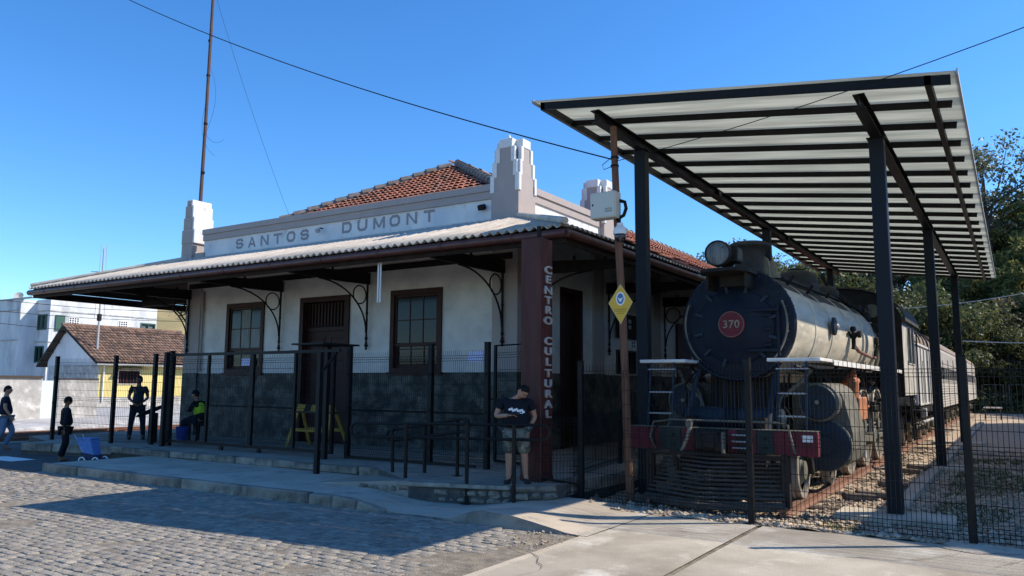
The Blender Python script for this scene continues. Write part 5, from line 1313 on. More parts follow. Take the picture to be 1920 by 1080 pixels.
# cylinders with valve chests
for sg in (1,-1):
    cx=XL_+sg*1.10
    body=MB().lathe([(.36,12.95),(.40,12.97),(.40,14.25),(0,14.25)],(cx,0,.80),'y',36).build('cylinder','loco_grey',lo,smooth=True)
    MB().lathe([(.0,12.90),(.14,12.90),(.16,12.93),(.30,12.91),(.385,12.94),(.385,12.985)],(cx,0,.80),'y',40).build('cylinder_cover','loco_blue',body,smooth=True)
    MB().lathe([(.27,12.8),(.30,12.82),(.30,14.3),(0,14.3)],(cx-sg*.03,0,1.46),'y',32).build('valve_chest','loco_grey',body,smooth=True)
    MB().lathe([(0,12.72),(.04,12.72),(.045,12.77),(.25,12.77),(.265,12.79),(.265,12.84)],(cx-sg*.03,0,1.46),'y',36).build('valve_cover','loco_blue',body,smooth=True)
    MB().lathe([(0,-.05),(.032,-.045),(.032,0)],(cx-sg*.03,12.73,1.46),'y',10).build('cover_nut','brass_dull',body,smooth=True)
    # outer casing sheet joining both
    out=[(cx+sg*(.42 if abs(z-1.1)<.5 else .3),z) for z in (.45,.7,.95,1.2,1.45,1.65)]
    P=[(XL_+sg*.62,1.72),(cx-sg*.2,1.76),(cx+sg*.12,1.72),(cx+sg*.27,1.58),(cx+sg*.33,1.35),(cx+sg*.40,1.0),(cx+sg*.41,.75),(cx+sg*.34,.55),(cx+sg*.15,.42),(cx-sg*.15,.42),(XL_+sg*.62,.6)]
    MB().extr(P,'xz',13.06,14.2).build('casing','loco_grey',body)
    MB().tube([(cx-sg*.1,13.3,1.72),(cx-sg*.13,13.2,1.92),(XL_+sg*.7,13.0,2.0)],.05,8).tube([(cx-sg*.0,13.6,1.72),(cx-sg*.08,13.5,1.9),(XL_+sg*.8,13.3,2.0)],.05,8).build('pipes','loco_black',body,smooth=True)
    # crosshead, guides, rods, motion (rusty orange)
    MB().cbox((cx+sg*.16,15.0,1.32),(.24,.85,.40),.02).cbox((cx+sg*.16,14.8,1.60),(.14,.26,.42),.02).cbox((cx+sg*.14,15.25,1.02),(.14,.2,.5),.02).cbox((cx+sg*.10,14.75,1.02),(.12,.16,.5),.02).cbox((cx+sg*.12,15.1,1.88),(.1,.14,.3),.015).tube([(cx+sg*.16,14.7,1.8),(cx+sg*.16,15.15,1.8)],.06,10).build('crosshead_guide','rust_orange',lo)
    for dy in (-.12,.12):
        for dz in (-.05,.08): MB().lathe([(.03,0),(.03,.02),(0,.02)],(cx+sg*.25-.01,15.0+dy*1.6,1.3+dz),'x',8).build('bolt','loco_black',lo)
    MB().tube([(cx,14.25,.8),(cx,15.4,.8)],.035,8).build('piston_rod','loco_grey',lo,smooth=True)
    MB().cbox((cx,15.0,.97),(.07,1.6,.07),.01).cbox((cx,15.0,.64),(.07,1.6,.07),.01).build('slide_bar','rust_orange',lo)
    MB().cbox((cx+sg*.02,15.4,.80),(.12,.3,.3),.02).build('crosshead','rust_orange',lo)
    MB().cbox((cx+sg*.03,16.5,.72),(.05,2.3,.12),.01,Matrix.Rotation(-.06,3,'X')).build('main_rod','loco_grey',lo)
    MB().cbox((cx-sg*.02,17.55,.66),(.05,3.9,.10),.01).build('side_rod','loco_grey',lo)
    for yy in (15.75,17.55,19.35): MB().lathe([(0,-.06),(.12,-.06),(.12,.08),(0,.08)],(cx,yy,.66),'x',16).build('crank_pin','loco_grey',lo,smooth=True)
    MB().cbox((cx+sg*.02,14.9,.90),(.02,.55,.34),.01,Matrix.Rotation(.7,3,'X')).build('guard_plate','satellite',lo)
    MB().tube([(cx-sg*.05,15.2,1.75),(cx-sg*.05,15.35,1.95),(cx-sg*.05,15.5,1.55),(cx,15.6,1.15)],.045,8).cbox((cx,15.9,1.32),(.07,.5,.07),.01).cbox((cx,16.1,1.1),(.06,.09,.55),.01).tube([(cx,16.2,1.35),(cx,17.4,1.3)],.03,6).build('valve_gear','rust_orange',lo)
    MB().tube([(cx,16.1,.86),(cx+sg*.05,16.3,.55),(cx,16.3,.42)],.035,8).lathe([(.03,-.02),(.08,-.03),(.08,.03),(.03,.02)],(cx+sg*.05,16.35,.44),'x',14).build('drain_gear','satellite',lo)
# sandbox/brake clutter below boards
m_=MB(); rg=random.Random(4)
for k in range(26):
    y=16+rg.random()*4.8; z=1.1+rg.random()*.8; x=XL_+.95+rg.random()*.25
    if rg.random()<.5: m_.cbox((x,y,z),(.08+.1*rg.random(),.1+.3*rg.random(),.06+.15*rg.random()),.01)
    else: m_.tube([(x,y,z),(x+rg.uniform(-.1,.1),y+rg.uniform(.2,.7),z+rg.uniform(-.3,.3))],.02,6)
m_.build('undergear','loco_black',lo)
# cab
cy0,cy1=20.9,23.55; cz=2.0; hw=1.42
arc=[(hw*math.cos(a),3.30+.82*math.sin(a)) for a in [PI*i/20 for i in range(21)]]
V=[(XL_+x,z) for x,z in [(hw,1.5)]+arc+[(-hw,1.5)]]
# front wall with two round windows approximated by side strips around the boiler
fw=MB(); fw.extr(V,'xz',cy0,cy0+.03); fo=fw.build('cab_front','loco_black',lo)
for x in (.78,-.78):
    MB().lathe([(0,-.012),(.13,-.01),(.13,0)],(XL_+x,cy0,3.55),'y',20).build('porthole','cam_glass',fo)
    MB().lathe([(.13,-.03),(.165,-.03),(.165,0),(.13,0)],(XL_+x,cy0,3.55),'y',24).build('porthole_ring','loco_grey',fo)
# roof
rfv=MB(); A=[(1.52*math.cos(a),3.28+.88*math.sin(a)) for a in [PI*i/20 for i in range(21)]]; B=[(1.49*math.cos(a),3.28+.85*math.sin(a)) for a in [PI*i/20 for i in range(21)]]
P=[(XL_+x,z) for x,z in A]+[(XL_+x,z) for x,z in B[::-1]]
n_=21; VV=[(x,cy0-.12,z) for x,z in P]+[(x,cy1+.35,z) for x,z in P]; FF=[]
for i in range(42):
    j=(i+1)%42; FF.append((i,j,42+j,42+i))
for i in range(20): FF.append((i,i+1,40-i,41-i)); FF.append((42+i,42+41-i,42+40-i,42+i+1))
rfv.add(VV,FF); rfv.build('cab_roof','dome_grey',lo,smooth=True)
for sg in (1,-1):
    x=XL_+sg*hw; a,b=(x-.02,x+.0) if sg>0 else (x,x+.02)
    s_=wall_front(a,b,cy0,cy1,1.5,3.32,[]) if 0 else None
    holes=[(21.9,22.5,2.30,3.2),(22.62,23.25,2.30,3.2)]
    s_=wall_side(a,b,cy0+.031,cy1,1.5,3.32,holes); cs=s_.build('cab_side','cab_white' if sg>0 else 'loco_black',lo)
    for h in holes:
        q=MB(); t=.03; xa,xb=(x+.001,x+.02) if sg>0 else (x-.02,x-.001)
        q.box(xa,xb,h[0]-t,h[0],h[2]-t,h[3]+t).box(xa,xb,h[1],h[1]+t,h[2]-t,h[3]+t).box(xa,xb,h[0],h[1],h[3],h[3]+t).box(xa,xb,h[0],h[1],h[2]-t,h[2]); q.build('cab_window_frame','cab_white',cs)
    MB().tube([(x+sg*.05,cy1+.02,1.2),(x+sg*.05,cy1+.02,3.1)],.02,6).build('cab_grab_rail','loco_black',lo)
    l=MB().tube([(x-sg*.02,cy1-.5,.35),(x-sg*.1,cy1-.2,1.5)],.03,6).tube([(x-sg*.02,cy1-.95,.35),(x-sg*.1,cy1-.65,1.5)],.03,6)
    for z in (.4,.75,1.1): l.cbox((x,cy1-.72+.25*z,z),(.2,.42,.03),.005)
    l.build('cab_steps','loco_black',lo)
MB().box(XL_-1.38,XL_+1.38,cy0+.04,cy1,1.46,1.5).box(XL_-1.38,XL_+1.38,cy1-.03,cy1,1.5,2.4).build('cab_floor','loco_black',lo)
MB().box(XL_-.9,XL_-.86,cy0+.05,cy1-.05,1.51,3.6).build('cab_inner_wall','loco_black',lo)  # black sheet added inside so the cab windows look dark
MB().tube([(XL_+1.1,cy0+.05,2.1),(XL_+1.1,cy0+.05,3.3)],.02,6).build('cab_rail','loco_grey',lo)
# ================================================================ TENDER
te=thing('tender','white sided coal tender with tin canopy coupled behind the locomotive','tender',(XL_,26.3,0))
MB().cbox((XL_,26.4,2.05),(2.78,4.4,1.75),.03).build('tank','tender_white',te)
MB().box(XL_-1.45,XL_+1.45,24.0,28.8,.98,1.15).build('frame','loco_black',te)
for y in (24.3,25.2,26.1,27.0,27.9,28.55):
    MB().box(XL_+1.392,XL_+1.42,y-.02,y+.02,1.2,2.9).build('rib','tender_white',te)
MB().box(XL_+1.392,XL_+1.43,24.2,28.6,2.86,2.92).box(XL_+1.392,XL_+1.43,24.2,28.6,1.2,1.25).build('rim','tender_white',te)
A=[(1.4*math.cos(a),2.95+.75*math.sin(a)) for a in [PI*i/14 for i in range(15)]]
MB().extr([(XL_+x,z) for x,z in A],'xz',23.9,28.7).build('tin_canopy','tin_brown',te)
for y in (25.1,26.3,27.5): MB().tube([(XL_+1.42*math.cos(a),y,2.95+.77*math.sin(a)) for a in [PI*i/14 for i in range(15)]],.025,5).build('hoop','tin_brown',te)
def bogie(par,yc,half,r,n=2,cx=XL_):
    for k in range(n):
        y=yc+(k-(n-1)/2)*half*2
        for x,fc in ((-2.70,1),(-4.50,-1)): wheel('w',x,y,r,0,par,facing=fc)
        MB().tube([(-4.5,y,r+.105),(-2.7,y,r+.105)],.07,8).build('axle','loco_black',par)
    for sg in (1,-1):
        x=cx+sg*1.12
        m_=MB().extr([(yc-half-.35,.75),(yc-half-.2,.5),(yc-half,.42),(yc-.3,.62),(yc+.3,.62),(yc+half,.42),(yc+half+.2,.5),(yc+half+.35,.75),(yc+half,.85),(yc,.9),(yc-half,.85)],'yz',x-.05,x+.05)
        for k in (-.15,0,.15): m_.lathe([(.06,-.12),(.06,.12),(0,.12)],(x,yc+k,.75),'z',8)
        for k in (-1,1): m_.cbox((x+sg*.06,yc+k*half,.5),(.12,.24,.24),.03)
        m_.build('bogie_frame','loco_grey',par)
bogie(te,25.1,.8,.42); bogie(te,27.6,.8,.42)
MB().tube([(XL_+1.45,24.4,.75),(XL_+1.45,28.4,.75)],.04,6).cbox((XL_+1.45,24.7,1.0),(.15,.3,.25),.03).lathe([(0,-.2),(.12,-.18),(.12,.18),(0,.2)],(XL_+1.2,24.2,1.3),'y',12).build('underframe_pipes','satellite',te)
# ================================================================ COACHES
def coach(y0,y1,label,fluted,ends=False):
    c=thing('passenger_coach',label,'passenger coach',(XL_,(y0+y1)/2,0),group='stainless steel coaches behind the tender')
    W=1.46; prof=[]
    z=.98
    prof.append((W-.02,z))
    while z<1.72: prof+= [(W,z+.02),(W+.012,z+.045),(W,z+.07)]; z+=.092
    prof+= [(W-.01,1.86),(W-.01,2.55),(W,2.6),(W,2.95),(W-.02,3.05)]
    roofp=[((W-.02)*math.cos(a),3.05+.62*math.sin(a)) for a in [PI*i/16 for i in range(1,16)]]
    side=[(XL_+x,z) for x,z in prof]; other=[(XL_-x,z) for x,z in prof[::-1]]
    body=MB().extr(side+[(XL_+W-.02,3.06)]+[(XL_-W+.02,3.06)]+other,'xz',y0,y1).build('body','steel_fluted',c)
    MB().extr([(XL_+W-.0,3.064)]+[(XL_+x,z+.01) for x,z in roofp]+[(XL_-W+.0,3.064)],'xz',y0,y1).build('roof','tin_brown',c)
    y=y0+1.0; k=0
    while y<y1-1.2:
        if k%1==0:
            wf=MB().box(XL_+W-.009,XL_+W+.012,y,y+.86,1.93,2.47).build('window','steel_fluted',c)
            MB().box(XL_+W+.012,XL_+W+.016,y+.07,y+.79,1.99,2.41).build('pane','glass_dark',wf)
            MB().box(XL_+W+.016,XL_+W+.024,y+.40,y+.44,1.99,2.41).build('mullion','steel_fluted',wf)
        y+=1.06; k+=1
    MB().box(XL_+W-.015,XL_+W+.006,y0+.4,y1-.4,2.56,2.60).box(XL_+W-.015,XL_+W+.006,y0+.4,y1-.4,1.87,1.90).build('trim_strip','steel_fluted',c)
    MB().box(XL_-1.3,XL_+1.3,y0+.3,y1-.3,.8,.97).build('underframe','loco_black',c)
    MB().cbox((XL_+.9,(y0+y1)/2,.65),(.8,1.6,.4),.04).build('battery_box','loco_black',c)
    bogie(c,y0+1.9,.95,.42); bogie(c,y1-1.9,.95,.42)
    MB().box(XL_+W+.0,XL_+W+.05,y1-.5,y1-.42,1.0,2.4).build('door_rail','steel_fluted',c)
    return c
coach(29.2,42.6,'nearer fluted stainless steel coach directly behind the tender',True)
c2=coach(43.4,59,'farther stainless steel coach at the end of the train',True)
# ================================================================ PEOPLE
def skin(name,joints,edges,m,parent,T,S=1.0,sub=1,root=0):
    me=bpy.data.meshes.new(name); me.from_pydata([tuple(T@(Vector(j[:3])*S)) for j in joints],[tuple(e) for e in edges],[])
    o=bpy.data.objects.new(name,me); col.objects.link(o); me.materials.append(MT[m])
    sk=o.modifiers.new('skin','SKIN'); sk.use_smooth_shade=True; sk.branch_smoothing=.6
    lay=me.skin_vertices[0].data if len(me.skin_vertices) else None
    if lay is None:
        bpy.context.view_layer.objects.active=o
        me.attributes.new('x','FLOAT','POINT'); raise RuntimeError('no skin layer')
    for i,j in enumerate(joints):
        r=j[3]; lay[i].radius=(r*S,(j[4] if len(j)>4 else r)*S); lay[i].use_root=(i==root)
    if sub:
        ss=o.modifiers.new('sub','SUBSURF'); ss.levels=sub; ss.render_levels=sub
    setp(o,parent); return o
def chain(pts): return [(i,i+1) for i in range(len(pts)-1)]
def head_mesh(T,S,c,yaw,pitch,roll,skinm,parent,hair='short',hat=None,glasses=False):
    Rm=Matrix.Rotation(yaw,4,'Z')@Matrix.Rotation(pitch,4,'X')@Matrix.Rotation(roll,4,'Y')
    X=T@Matrix.Translation(Vector(c)*S)@Rm@Matrix.Scale(S,4)
    nu,nv=28,20; V=[];F=[]
    for j in range(nv+1):
        ph=PI*j/nv; z=math.cos(ph)
        for i in range(nu):
            a=2*PI*i/nu; x=math.sin(ph)*math.cos(a); y=math.sin(ph)*math.sin(a)   # face at -y
            rx,ry,rz=.076,.095,.118
            w_=1.0
            if z<-.1: w_=1-.30*min(1,(-z-.1)/.9)
            px,py,pz=x*rx*w_,y*ry*(w_ if y>0 else 1-.1*(1-w_)),z*rz
            f=max(0,-y)
            py-=.024*math.exp(-((x/.16)**2)-((z+.12)/.20)**2)*f      # nose
            py+=.012*math.exp(-(((abs(x)-.42)/.18)**2)-((z-.05)/.12)**2)*f  # eye sockets
            py-=.007*math.exp(-((z-.22)/.1)**2)*f
            py-=.008*math.exp(-((x/.28)**2)-((z+.50)/.10)**2)*f; py-=.010*math.exp(-((x/.3)**2)-((z+.82)/.14)**2)*f
            V.append(X@Vector((px,py,pz)))
    for j in range(nv):
        for i in range(nu):
            a=j*nu+i;b=j*nu+(i+1)%nu; F.append((a,b,b+nu,a+nu))
    mb=MB(); mb.add([v[:] for v in V],F)
    for sx in (-1,1):
        e=MB().lathe([(0,-.012),(.02,-.012),(.028,0),(.02,.01),(0,.008)],(0,0,0),'x',10); mb.add([(X@(Vector((sx*.078,.01,-.005))+Vector((p[0]*.7,p[1]*.75,p[2]*1.15))))[:] for p in e.v],e.f)
    h=mb.build('head',skinm,parent,smooth=True)
    for sx in (-1,1):
        e=MB().lathe([(0,-.009),(.009,0),(0,.009)],(0,0,0),'y',8); m2=MB(); m2.add([(X@(Vector((sx*.031,-.083,.008))+Vector(p)))[:] for p in e.v],e.f); m2.build('eye','ink',h)
    mo=MB().cbox((0,0,0),(.045,.01,.008),.003); m2=MB(); m2.add([(X@(Vector((0,-.092,-.058))+Vector(p)))[:] for p in mo.v],mo.f); m2.build('mouth','skin_dark',h)
    # hair shell
    V=[];F=[];rows=11
    for j in range(rows):
        for i in range(nu):
            a=2*PI*i/nu; back=math.sin(a); lim=lerp(.33,.66,(back+1)/2)*PI if hair else .3*PI
            ph=lim*j/(rows-1); x=math.sin(ph)*math.cos(a); y=math.sin(ph)*math.sin(a); z=math.cos(ph); k=1.075
            V.append((X@Vector((x*.076*k,y*.095*k,z*.118*k+.002)))[:])
    for j in range(rows-1):
        for i in range(nu): a=j*nu+i;b=j*nu+(i+1)%nu; F.append((a,b,b+nu,a+nu))
    if hair: m2=MB(); m2.add(V,F); m2.build('hair','hair_black',h,smooth=True)
    if hat:
        kind,mm=hat; V=[];F=[];k=1.16
        for j in range(9):
            for i in range(nu):
                a=2*PI*i/nu; ph=.47*PI*j/8; x=math.sin(ph)*math.cos(a); y=math.sin(ph)*math.sin(a); z=math.cos(ph)
                V.append((X@Vector((x*.076*k,y*.095*k,z*.118*k*.98+.006)))[:])
        for j in range(8):
            for i in range(nu): a=j*nu+i;b=j*nu+(i+1)%nu; F.append((a,b,b+nu,a+nu))
        m2=MB(); m2.add(V,F)
        if kind=='cap':
            br=[(.07*math.cos(a),-.085-.085*math.sin(a)) for a in [PI*i/8 for i in range(9)]]; q=MB().extr(br,'xy',.022,.030)
        else:
            q=MB().lathe([(.08,.03),(.125,.012),(.125,.006),(.08,.02)],(0,0,0),'z',24)
        m2.add([(X@Vector(p))[:] for p in q.v],q.f); m2.build('hat',mm,h,smooth=True)
    if glasses:
        q=MB()
        for sx in (-1,1): q.tube([(sx*.034+.024*math.cos(a),-.099,.008+.018*math.sin(a)) for a in [2*PI*i/12 for i in range(13)]],.0025,5,False).tube([(sx*.058,-.097,.01),(sx*.083,.0,.012)],.0025,5)
        q.tube([(-.012,-.1,.01),(.012,-.1,.01)],.002,5); m2=MB(); m2.add([(X@Vector(p))[:] for p in q.v],q.f); m2.build('glasses','ink',h)
    return h
def hand(T,S,w,d,up,m,parent,side=1,curl=.6,nm='hand'):
    """w wrist pos, d direction of the palm, up back-of-hand normal"""
    d=Vector(d).normalized(); up=Vector(up); up=(up-d*up.dot(d)).normalized(); s_=d.cross(up)*side
    w=Vector(w); J=[]; E=[]
    J.append((*(w),.026,.02)); J.append((*(w+d*.05),.036,.017)); E.append((0,1))
    for k,(off,L) in enumerate(((-.030,.072),(-.010,.082),(.011,.076),(.030,.060))):
        b=w+d*.085+s_*off; i0=len(J); J.append((*b,.011)); E.append((1,i0)); p=b; dd=d.copy()
        for q in range(2):
            dd=(dd-up*curl*.55).normalized(); p=p+dd*L/2; J.append((*p,.0085-.001*q)); E.append((len(J)-2,len(J)-1))
    b=w+d*.03-s_*.03-up*.004; i0=len(J); J.append((*b,.013)); E.append((0,i0)); p=b; 
    for q in range(2):
        p=p+(d*.7-s_*.55-up*.25).normalized()*.032; J.append((*p,.010)); E.append((len(J)-2,len(J)-1))
    return skin(nm,J,E,m,parent,T,S,1)
def person(label,loc,yaw,S,J,top,legs,skinm,shoes,headp,sleeve='short',shorts=False,belly=.0,grp=None,hand_dirs=None,hat=None,glasses=False,hair=True,feet=None,curl=.6,bulk=1.0):
    """J: joints dict: pel, wst, chs, nck, hd, sL eL wL sR eR wR hL kL aL hR kR aR ; faces -Y"""
    p=thing('person',label,'person',loc,grp)
    T=Matrix.Translation(loc)@Matrix.Rotation(yaw,4,'Z')
    g=lambda k:Vector(J[k])
    J={k_:(v_[0]*bulk,v_[1],v_[2]) for k_,v_ in J.items()}
    r=lambda k,a,b=None: (*J[k],a*bulk,(b if b else a)*bulk)
    chs=g('chs'); 
    body=[r('pel',.125),r('wst',.12+belly*.5),r('chs',.13),r('nck',.055),(*(g('nck').lerp(g('hd'),.6)),.052),r('hd',.07),
          r('sL',.06),r('eL',.043),r('wL',.027), r('sR',.06),r('eR',.043),r('wR',.027),
          r('hL',.085),r('kL',.058),r('aL',.038), r('hR',.085),r('kR',.058),r('aR',.038)]
    fl=g('aL')+Vector(feet[0] if feet else (0,-.14,-.05)); frr=g('aR')+Vector(feet[1] if feet else (0,-.14,-.05))
    body+= [(*fl,.03),(*frr,.03)]
    E=[(0,1),(1,2),(2,3),(3,4),(4,5),(2,6),(6,7),(7,8),(2,9),(9,10),(10,11),(0,12),(12,13),(13,14),(0,15),(15,16),(16,17),(14,18),(17,19)]
    skin('body',body,E,skinm,p,T,S,1)
    mid=lambda a,b,t: tuple(g(a).lerp(g(b),t))
    sl=.62 if sleeve=='short' else .97
    shirt=[(*mid('pel','wst',-.05),.165+belly*.8),(*(g('wst')+Vector((0,-belly*.5,0))),.155+belly),(*mid('wst','chs',.5),.158+belly*.6),(*chs,.150),(*mid('chs','nck',.74),.098),
           (*g('sL'),.078),(*mid('sL','eL',min(1,sl*1.0)),.064 if sleeve=='short' else .056),(*g('sR'),.078),(*mid('sR','eR',min(1,sl)),.064 if sleeve=='short' else .056)]
    E=[(0,1),(1,2),(2,3),(3,4),(3,5),(5,6),(3,7),(7,8)]
    if sleeve=='long':
        shirt+= [(*mid('eL','wL',.9),.042),(*mid('eR','wR',.9),.042)]; E+= [(6,9),(8,10)]
    shirt=[(*q_[:3],q_[3]*bulk) for q_ in shirt]
    skin('shirt',shirt,E,top,p,T,S,2)
    e=.92 if shorts else None
    tr=[(*g('pel'),.155+belly*.4)]
    E=[]
    for s_ in 'LR':
        h,k,a=g('h'+s_),g('k'+s_),g('a'+s_); i0=len(tr)
        tr.append((*h.lerp(k,.15),.112)); E.append((0,i0))
        if shorts: tr.append((*h.lerp(k,.6),.105)); tr.append((*k.lerp(a,.05),.10)); E+= [(i0,i0+1),(i0+1,i0+2)]
        else: tr.append((*k,.080)); tr.append((*k.lerp(a,.5),.070)); tr.append((*k.lerp(a,.93),.066)); E+= [(i0,i0+1),(i0+1,i0+2),(i0+2,i0+3)]
    tr=[(*q_[:3],q_[3]*bulk) for q_ in tr]
    skin('trousers' if not shorts else 'shorts',tr,E,legs,p,T,S,2)
    for s_,k in (('L',0),('R',1)):
        a=g('a'+s_); t=Vector(feet[k] if feet else (0,-.14,-.05)); d=Vector((t.x,t.y,0)); d.normalize()
        z=a.z-.055
        skin('shoe',[(*(a-d*.045+Vector((0,0,-.03))),.055),(*(a+d*.04+Vector((0,0,-.04))),.056),(*(a+d*.13+Vector((0,0,t.z*1.0))),.054,.038),(*(a+d*.185+Vector((0,0,t.z*1.0-.005))),.034,.024),(*(a+Vector((0,0,.02))),.046)],[(0,1),(1,2),(2,3),(0,4)],shoes,p,T,S,2)
    hd_=hand_dirs or {}
    for s_,sd in (('L',1),('R',-1)):
        d=hd_.get(s_,((g('w'+s_)-g('e'+s_)).normalized()[:],(0 if abs(1)>2 else sd*1.0,0,0.2)))
        hand(T,S,J['w'+s_],d[0],d[1],skinm,p,sd,curl)
    head_mesh(T,S,tuple(g('hd')+Vector((0,-.012,.03))),*headp,skinm,p,hair=hair,hat=hat,glasses=glasses)
    return p,T
def base():
    return dict(pel=(0,0,.93),wst=(0,0,1.08),chs=(0,.0,1.28),nck=(0,.005,1.45),hd=(0,-.01,1.57),sL=(.17,0,1.40),eL=(.24,.03,1.12),wL=(.25,-.04,.87),sR=(-.17,0,1.40),eR=(-.24,.03,1.12),wR=(-.25,-.04,.87),
      hL=(.09,0,.90),kL=(.10,-.02,.49),aL=(.10,.02,.09),hR=(-.09,0,.90),kR=(-.10,-.02,.49),aR=(-.10,.02,.09))
# man with phone
J=base(); J.update(chs=(0,-.02,1.27),nck=(.02,-.05,1.43),hd=(.10,-.14,1.50),sL=(.19,-.01,1.37),eL=(.27,.04,1.10),wL=(.19,-.12,.93),sR=(-.19,-.02,1.38),eR=(-.29,-.06,1.11),wR=(-.10,-.25,1.14),aL=(.14,.06,.09),kL=(.12,-.0,.49),aR=(-.10,-.02,.09))
ps,T=person('man in black printed t-shirt and camouflage shorts looking at his phone by the red column',(-6.22,9.85,PZ),R(30),.87,J,'cloth_black','cloth_camo','skin_tan','shoe_black',(R(48),R(48),R(14)),'short',True,.075,hand_dirs={'R':((.85,-.25,.05),(-.1,.2,1)),'L':((-.35,-.45,-.8),(.6,-.6,.1))},glasses=True,feet=((.05,-.13,-.05),(-.04,-.14,-.05)),bulk=1.18)
X=T@Matrix.Scale(.87,4)
q=MB().cbox((0,0,0),(.15,.08,.012),.004,Matrix.Rotation(.5,3,'X')); m2=MB(); m2.add([(X@(Vector((.0,-.30,1.17))+Vector(p)))[:] for p in q.v],q.f); o=m2.build('smartphone','shoe_black'); tagt(o,'black smartphone held in the right hand of the man by the column','smartphone')
# shirt print
q=MB()
rg=random.Random(2)
for k in range(9):
    a=k/8; x=lerp(-.10,.13,a); z=1.235-.03*a+.012*math.sin(k*2.1); q.extr([(x-.022,z),(x-.004,z+.028-.008*abs(k-4)/4),(x+.02,z+.02),(x+.024,z-.012),(x-.01,z-.022)],'xz',-.228,-.2275)
for k in range(4): q.box(.01+.03*k,.03+.03*k,-.233,-.2325,1.165,1.185)
m2=MB(); m2.add([(X@Vector((p[0],p[1],p[2])))[:] for p in q.v],q.f); m2.build('shirt_print','white_flat',ps)
# standing guard seen from behind fence
J=base(); J.update(aL=(.17,.02,.09),kL=(.14,0,.49),aR=(-.17,0,.09),kR=(-.14,0,.49),eL=(.24,.04,1.12),wL=(.10,-.16,1.0),eR=(-.24,.04,1.12),wR=(-.10,-.16,.98))
person('dark silhouetted man in blue uniform standing with legs apart behind the fence',(-18.72,11.75,PZ),R(60),.93,J,'cloth_slate','cloth_navy','skin_dark','shoe_black',(R(-35),0,0),'short')
# seated guard
J=base(); J.update(pel=(0,.0,.52),wst=(0,-.03,.68),chs=(0,-.10,.88),nck=(0,-.15,1.04),hd=(0,-.2,1.16),sL=(.17,-.1,.99),eL=(.2,-.22,.76),wL=(.04,-.36,.80),sR=(-.17,-.1,.99),eR=(-.2,-.22,.76),wR=(-.04,-.36,.76),
 hL=(.09,-.02,.52),kL=(.13,-.44,.52),aL=(.13,-.46,.09),hR=(-.09,-.02,.52),kR=(-.11,-.46,.58),aR=(-.06,-.62,.2))
ps,T=person('seated guard in black cap and yellow reflective vest with arms folded',(-17.2,12.5,PZ),R(-75),.95,J,'cloth_black','cloth_navy','skin_tan','shoe_black',(0,R(5),0),'long',hat=('cap','cloth_black'),hand_dirs={'L':((-1,-.2,.1),(0,-1,.2)),'R':((1,-.2,.1),(0,-1,.2))})
vv=[(0,-.03,.62,.165),(0,-.06,.76,.168),(0,-.09,.88,.162),(0,-.11,.98,.12)]
skin('vest',[(*a[:3],a[3]) for a in vv],chain(vv),'hivis',ps,T,.97,2)
# left walking man
J=base(); J.update(kL=(.10,-.2,.52),aL=(.10,-.02,.12),kR=(-.1,.02,.5),aR=(-.1,.32,.14),eL=(.26,.1,1.14),wL=(.26,.0,.9),eR=(-.26,-.02,1.12),wR=(-.24,-.16,.92))
person('man in navy t-shirt and blue jeans walking away at the left edge',(-21.1,9.75,.0),R(150),.93,J,'cloth_navy','cloth_jeans','skin_tan','shoe_brown',(0,0,0),'short',belly=.03,feet=((0,-.14,-.06),(0,-.12,-.08)))
# person with hat and trolley
J=base(); J.update(kL=(.08,-.08,.5),aR=(-.09,.12,.11),kR=(-.1,0,.5),eL=(.25,.02,1.12),wL=(.33,-.05,.95),eR=(-.25,.06,1.12),wR=(-.27,.08,.86),wst=(0,-.02,1.08))
person('stooped person in dark clothes and hat pulling a shopping trolley',(-17.45,9.3,.0),R(165),.80,J,'cloth_black','cloth_black','skin_dark','shoe_brown',(0,R(8),0),'long',hat=('brim','hair_black'),belly=.02)
tq=thing('shopping_trolley','blue wheeled shopping trolley pulled by the stooped person','shopping trolley',(-16.35,9.32,.0))
TX=Matrix.Translation((-16.35,9.32,0))@Matrix.Rotation(.35,4,'Z')@Matrix.Scale(.84,4)
def addT(mb,name,m,par,sm=False): 
    k=MB(); k.add([(TX@Vector(p))[:] for p in mb.v],mb.f); return k.build(name,m,par,smooth=sm)
V=[(-.17,-.13,.22),(.17,-.13,.14),(.17,.13,.14),(-.17,.13,.22),(-.36,-.15,.60),(.04,-.15,.60),(.04,.15,.60),(-.36,.15,.60)]
bg=MB().add(V,[(0,3,2,1),(4,5,6,7),(0,1,5,4),(1,2,6,5),(2,3,7,6),(3,0,4,7)]); ob=addT(bg,'bag','trolley_blue',tq)
addT(MB().cbox((-.16,0,.62),(.43,.34,.045),.015),'flap','trolley_blue',tq)
V=[(-.19,-.14,.10),(.22,-.14,.08),(.22,.14,.08),(-.19,.14,.10),(-.22,-.155,.30),(.14,-.155,.24),(.14,.155,.24),(-.22,.155,.30)]
addT(MB().add(V,[(0,3,2,1),(4,5,6,7),(0,1,5,4),(1,2,6,5),(2,3,7,6),(3,0,4,7)]),'lower_bag','trolley_navy',tq)
addT(MB().tube([(-.02,-.13,.1),(-.45,-.13,.72),(-.45,.13,.72),(-.02,.13,.1)],.012,6),'handle','satellite',tq,True)
for x,y in ((-.14,-.19),(-.14,.19),(.22,-.16),(.22,.16)):
    w_=MB().lathe([(.07,-.012),(.095,-.014),(.095,.014),(.07,.012),(.07,-.012)],(x,y,.096),'y',22); addT(w_,'wheel','white_flat',tq,True)
    addT(MB().lathe([(0,-.01),(.018,-.01),(.018,.01),(0,.01)],(x,y,.096),'y',8),'hub','satellite',tq)
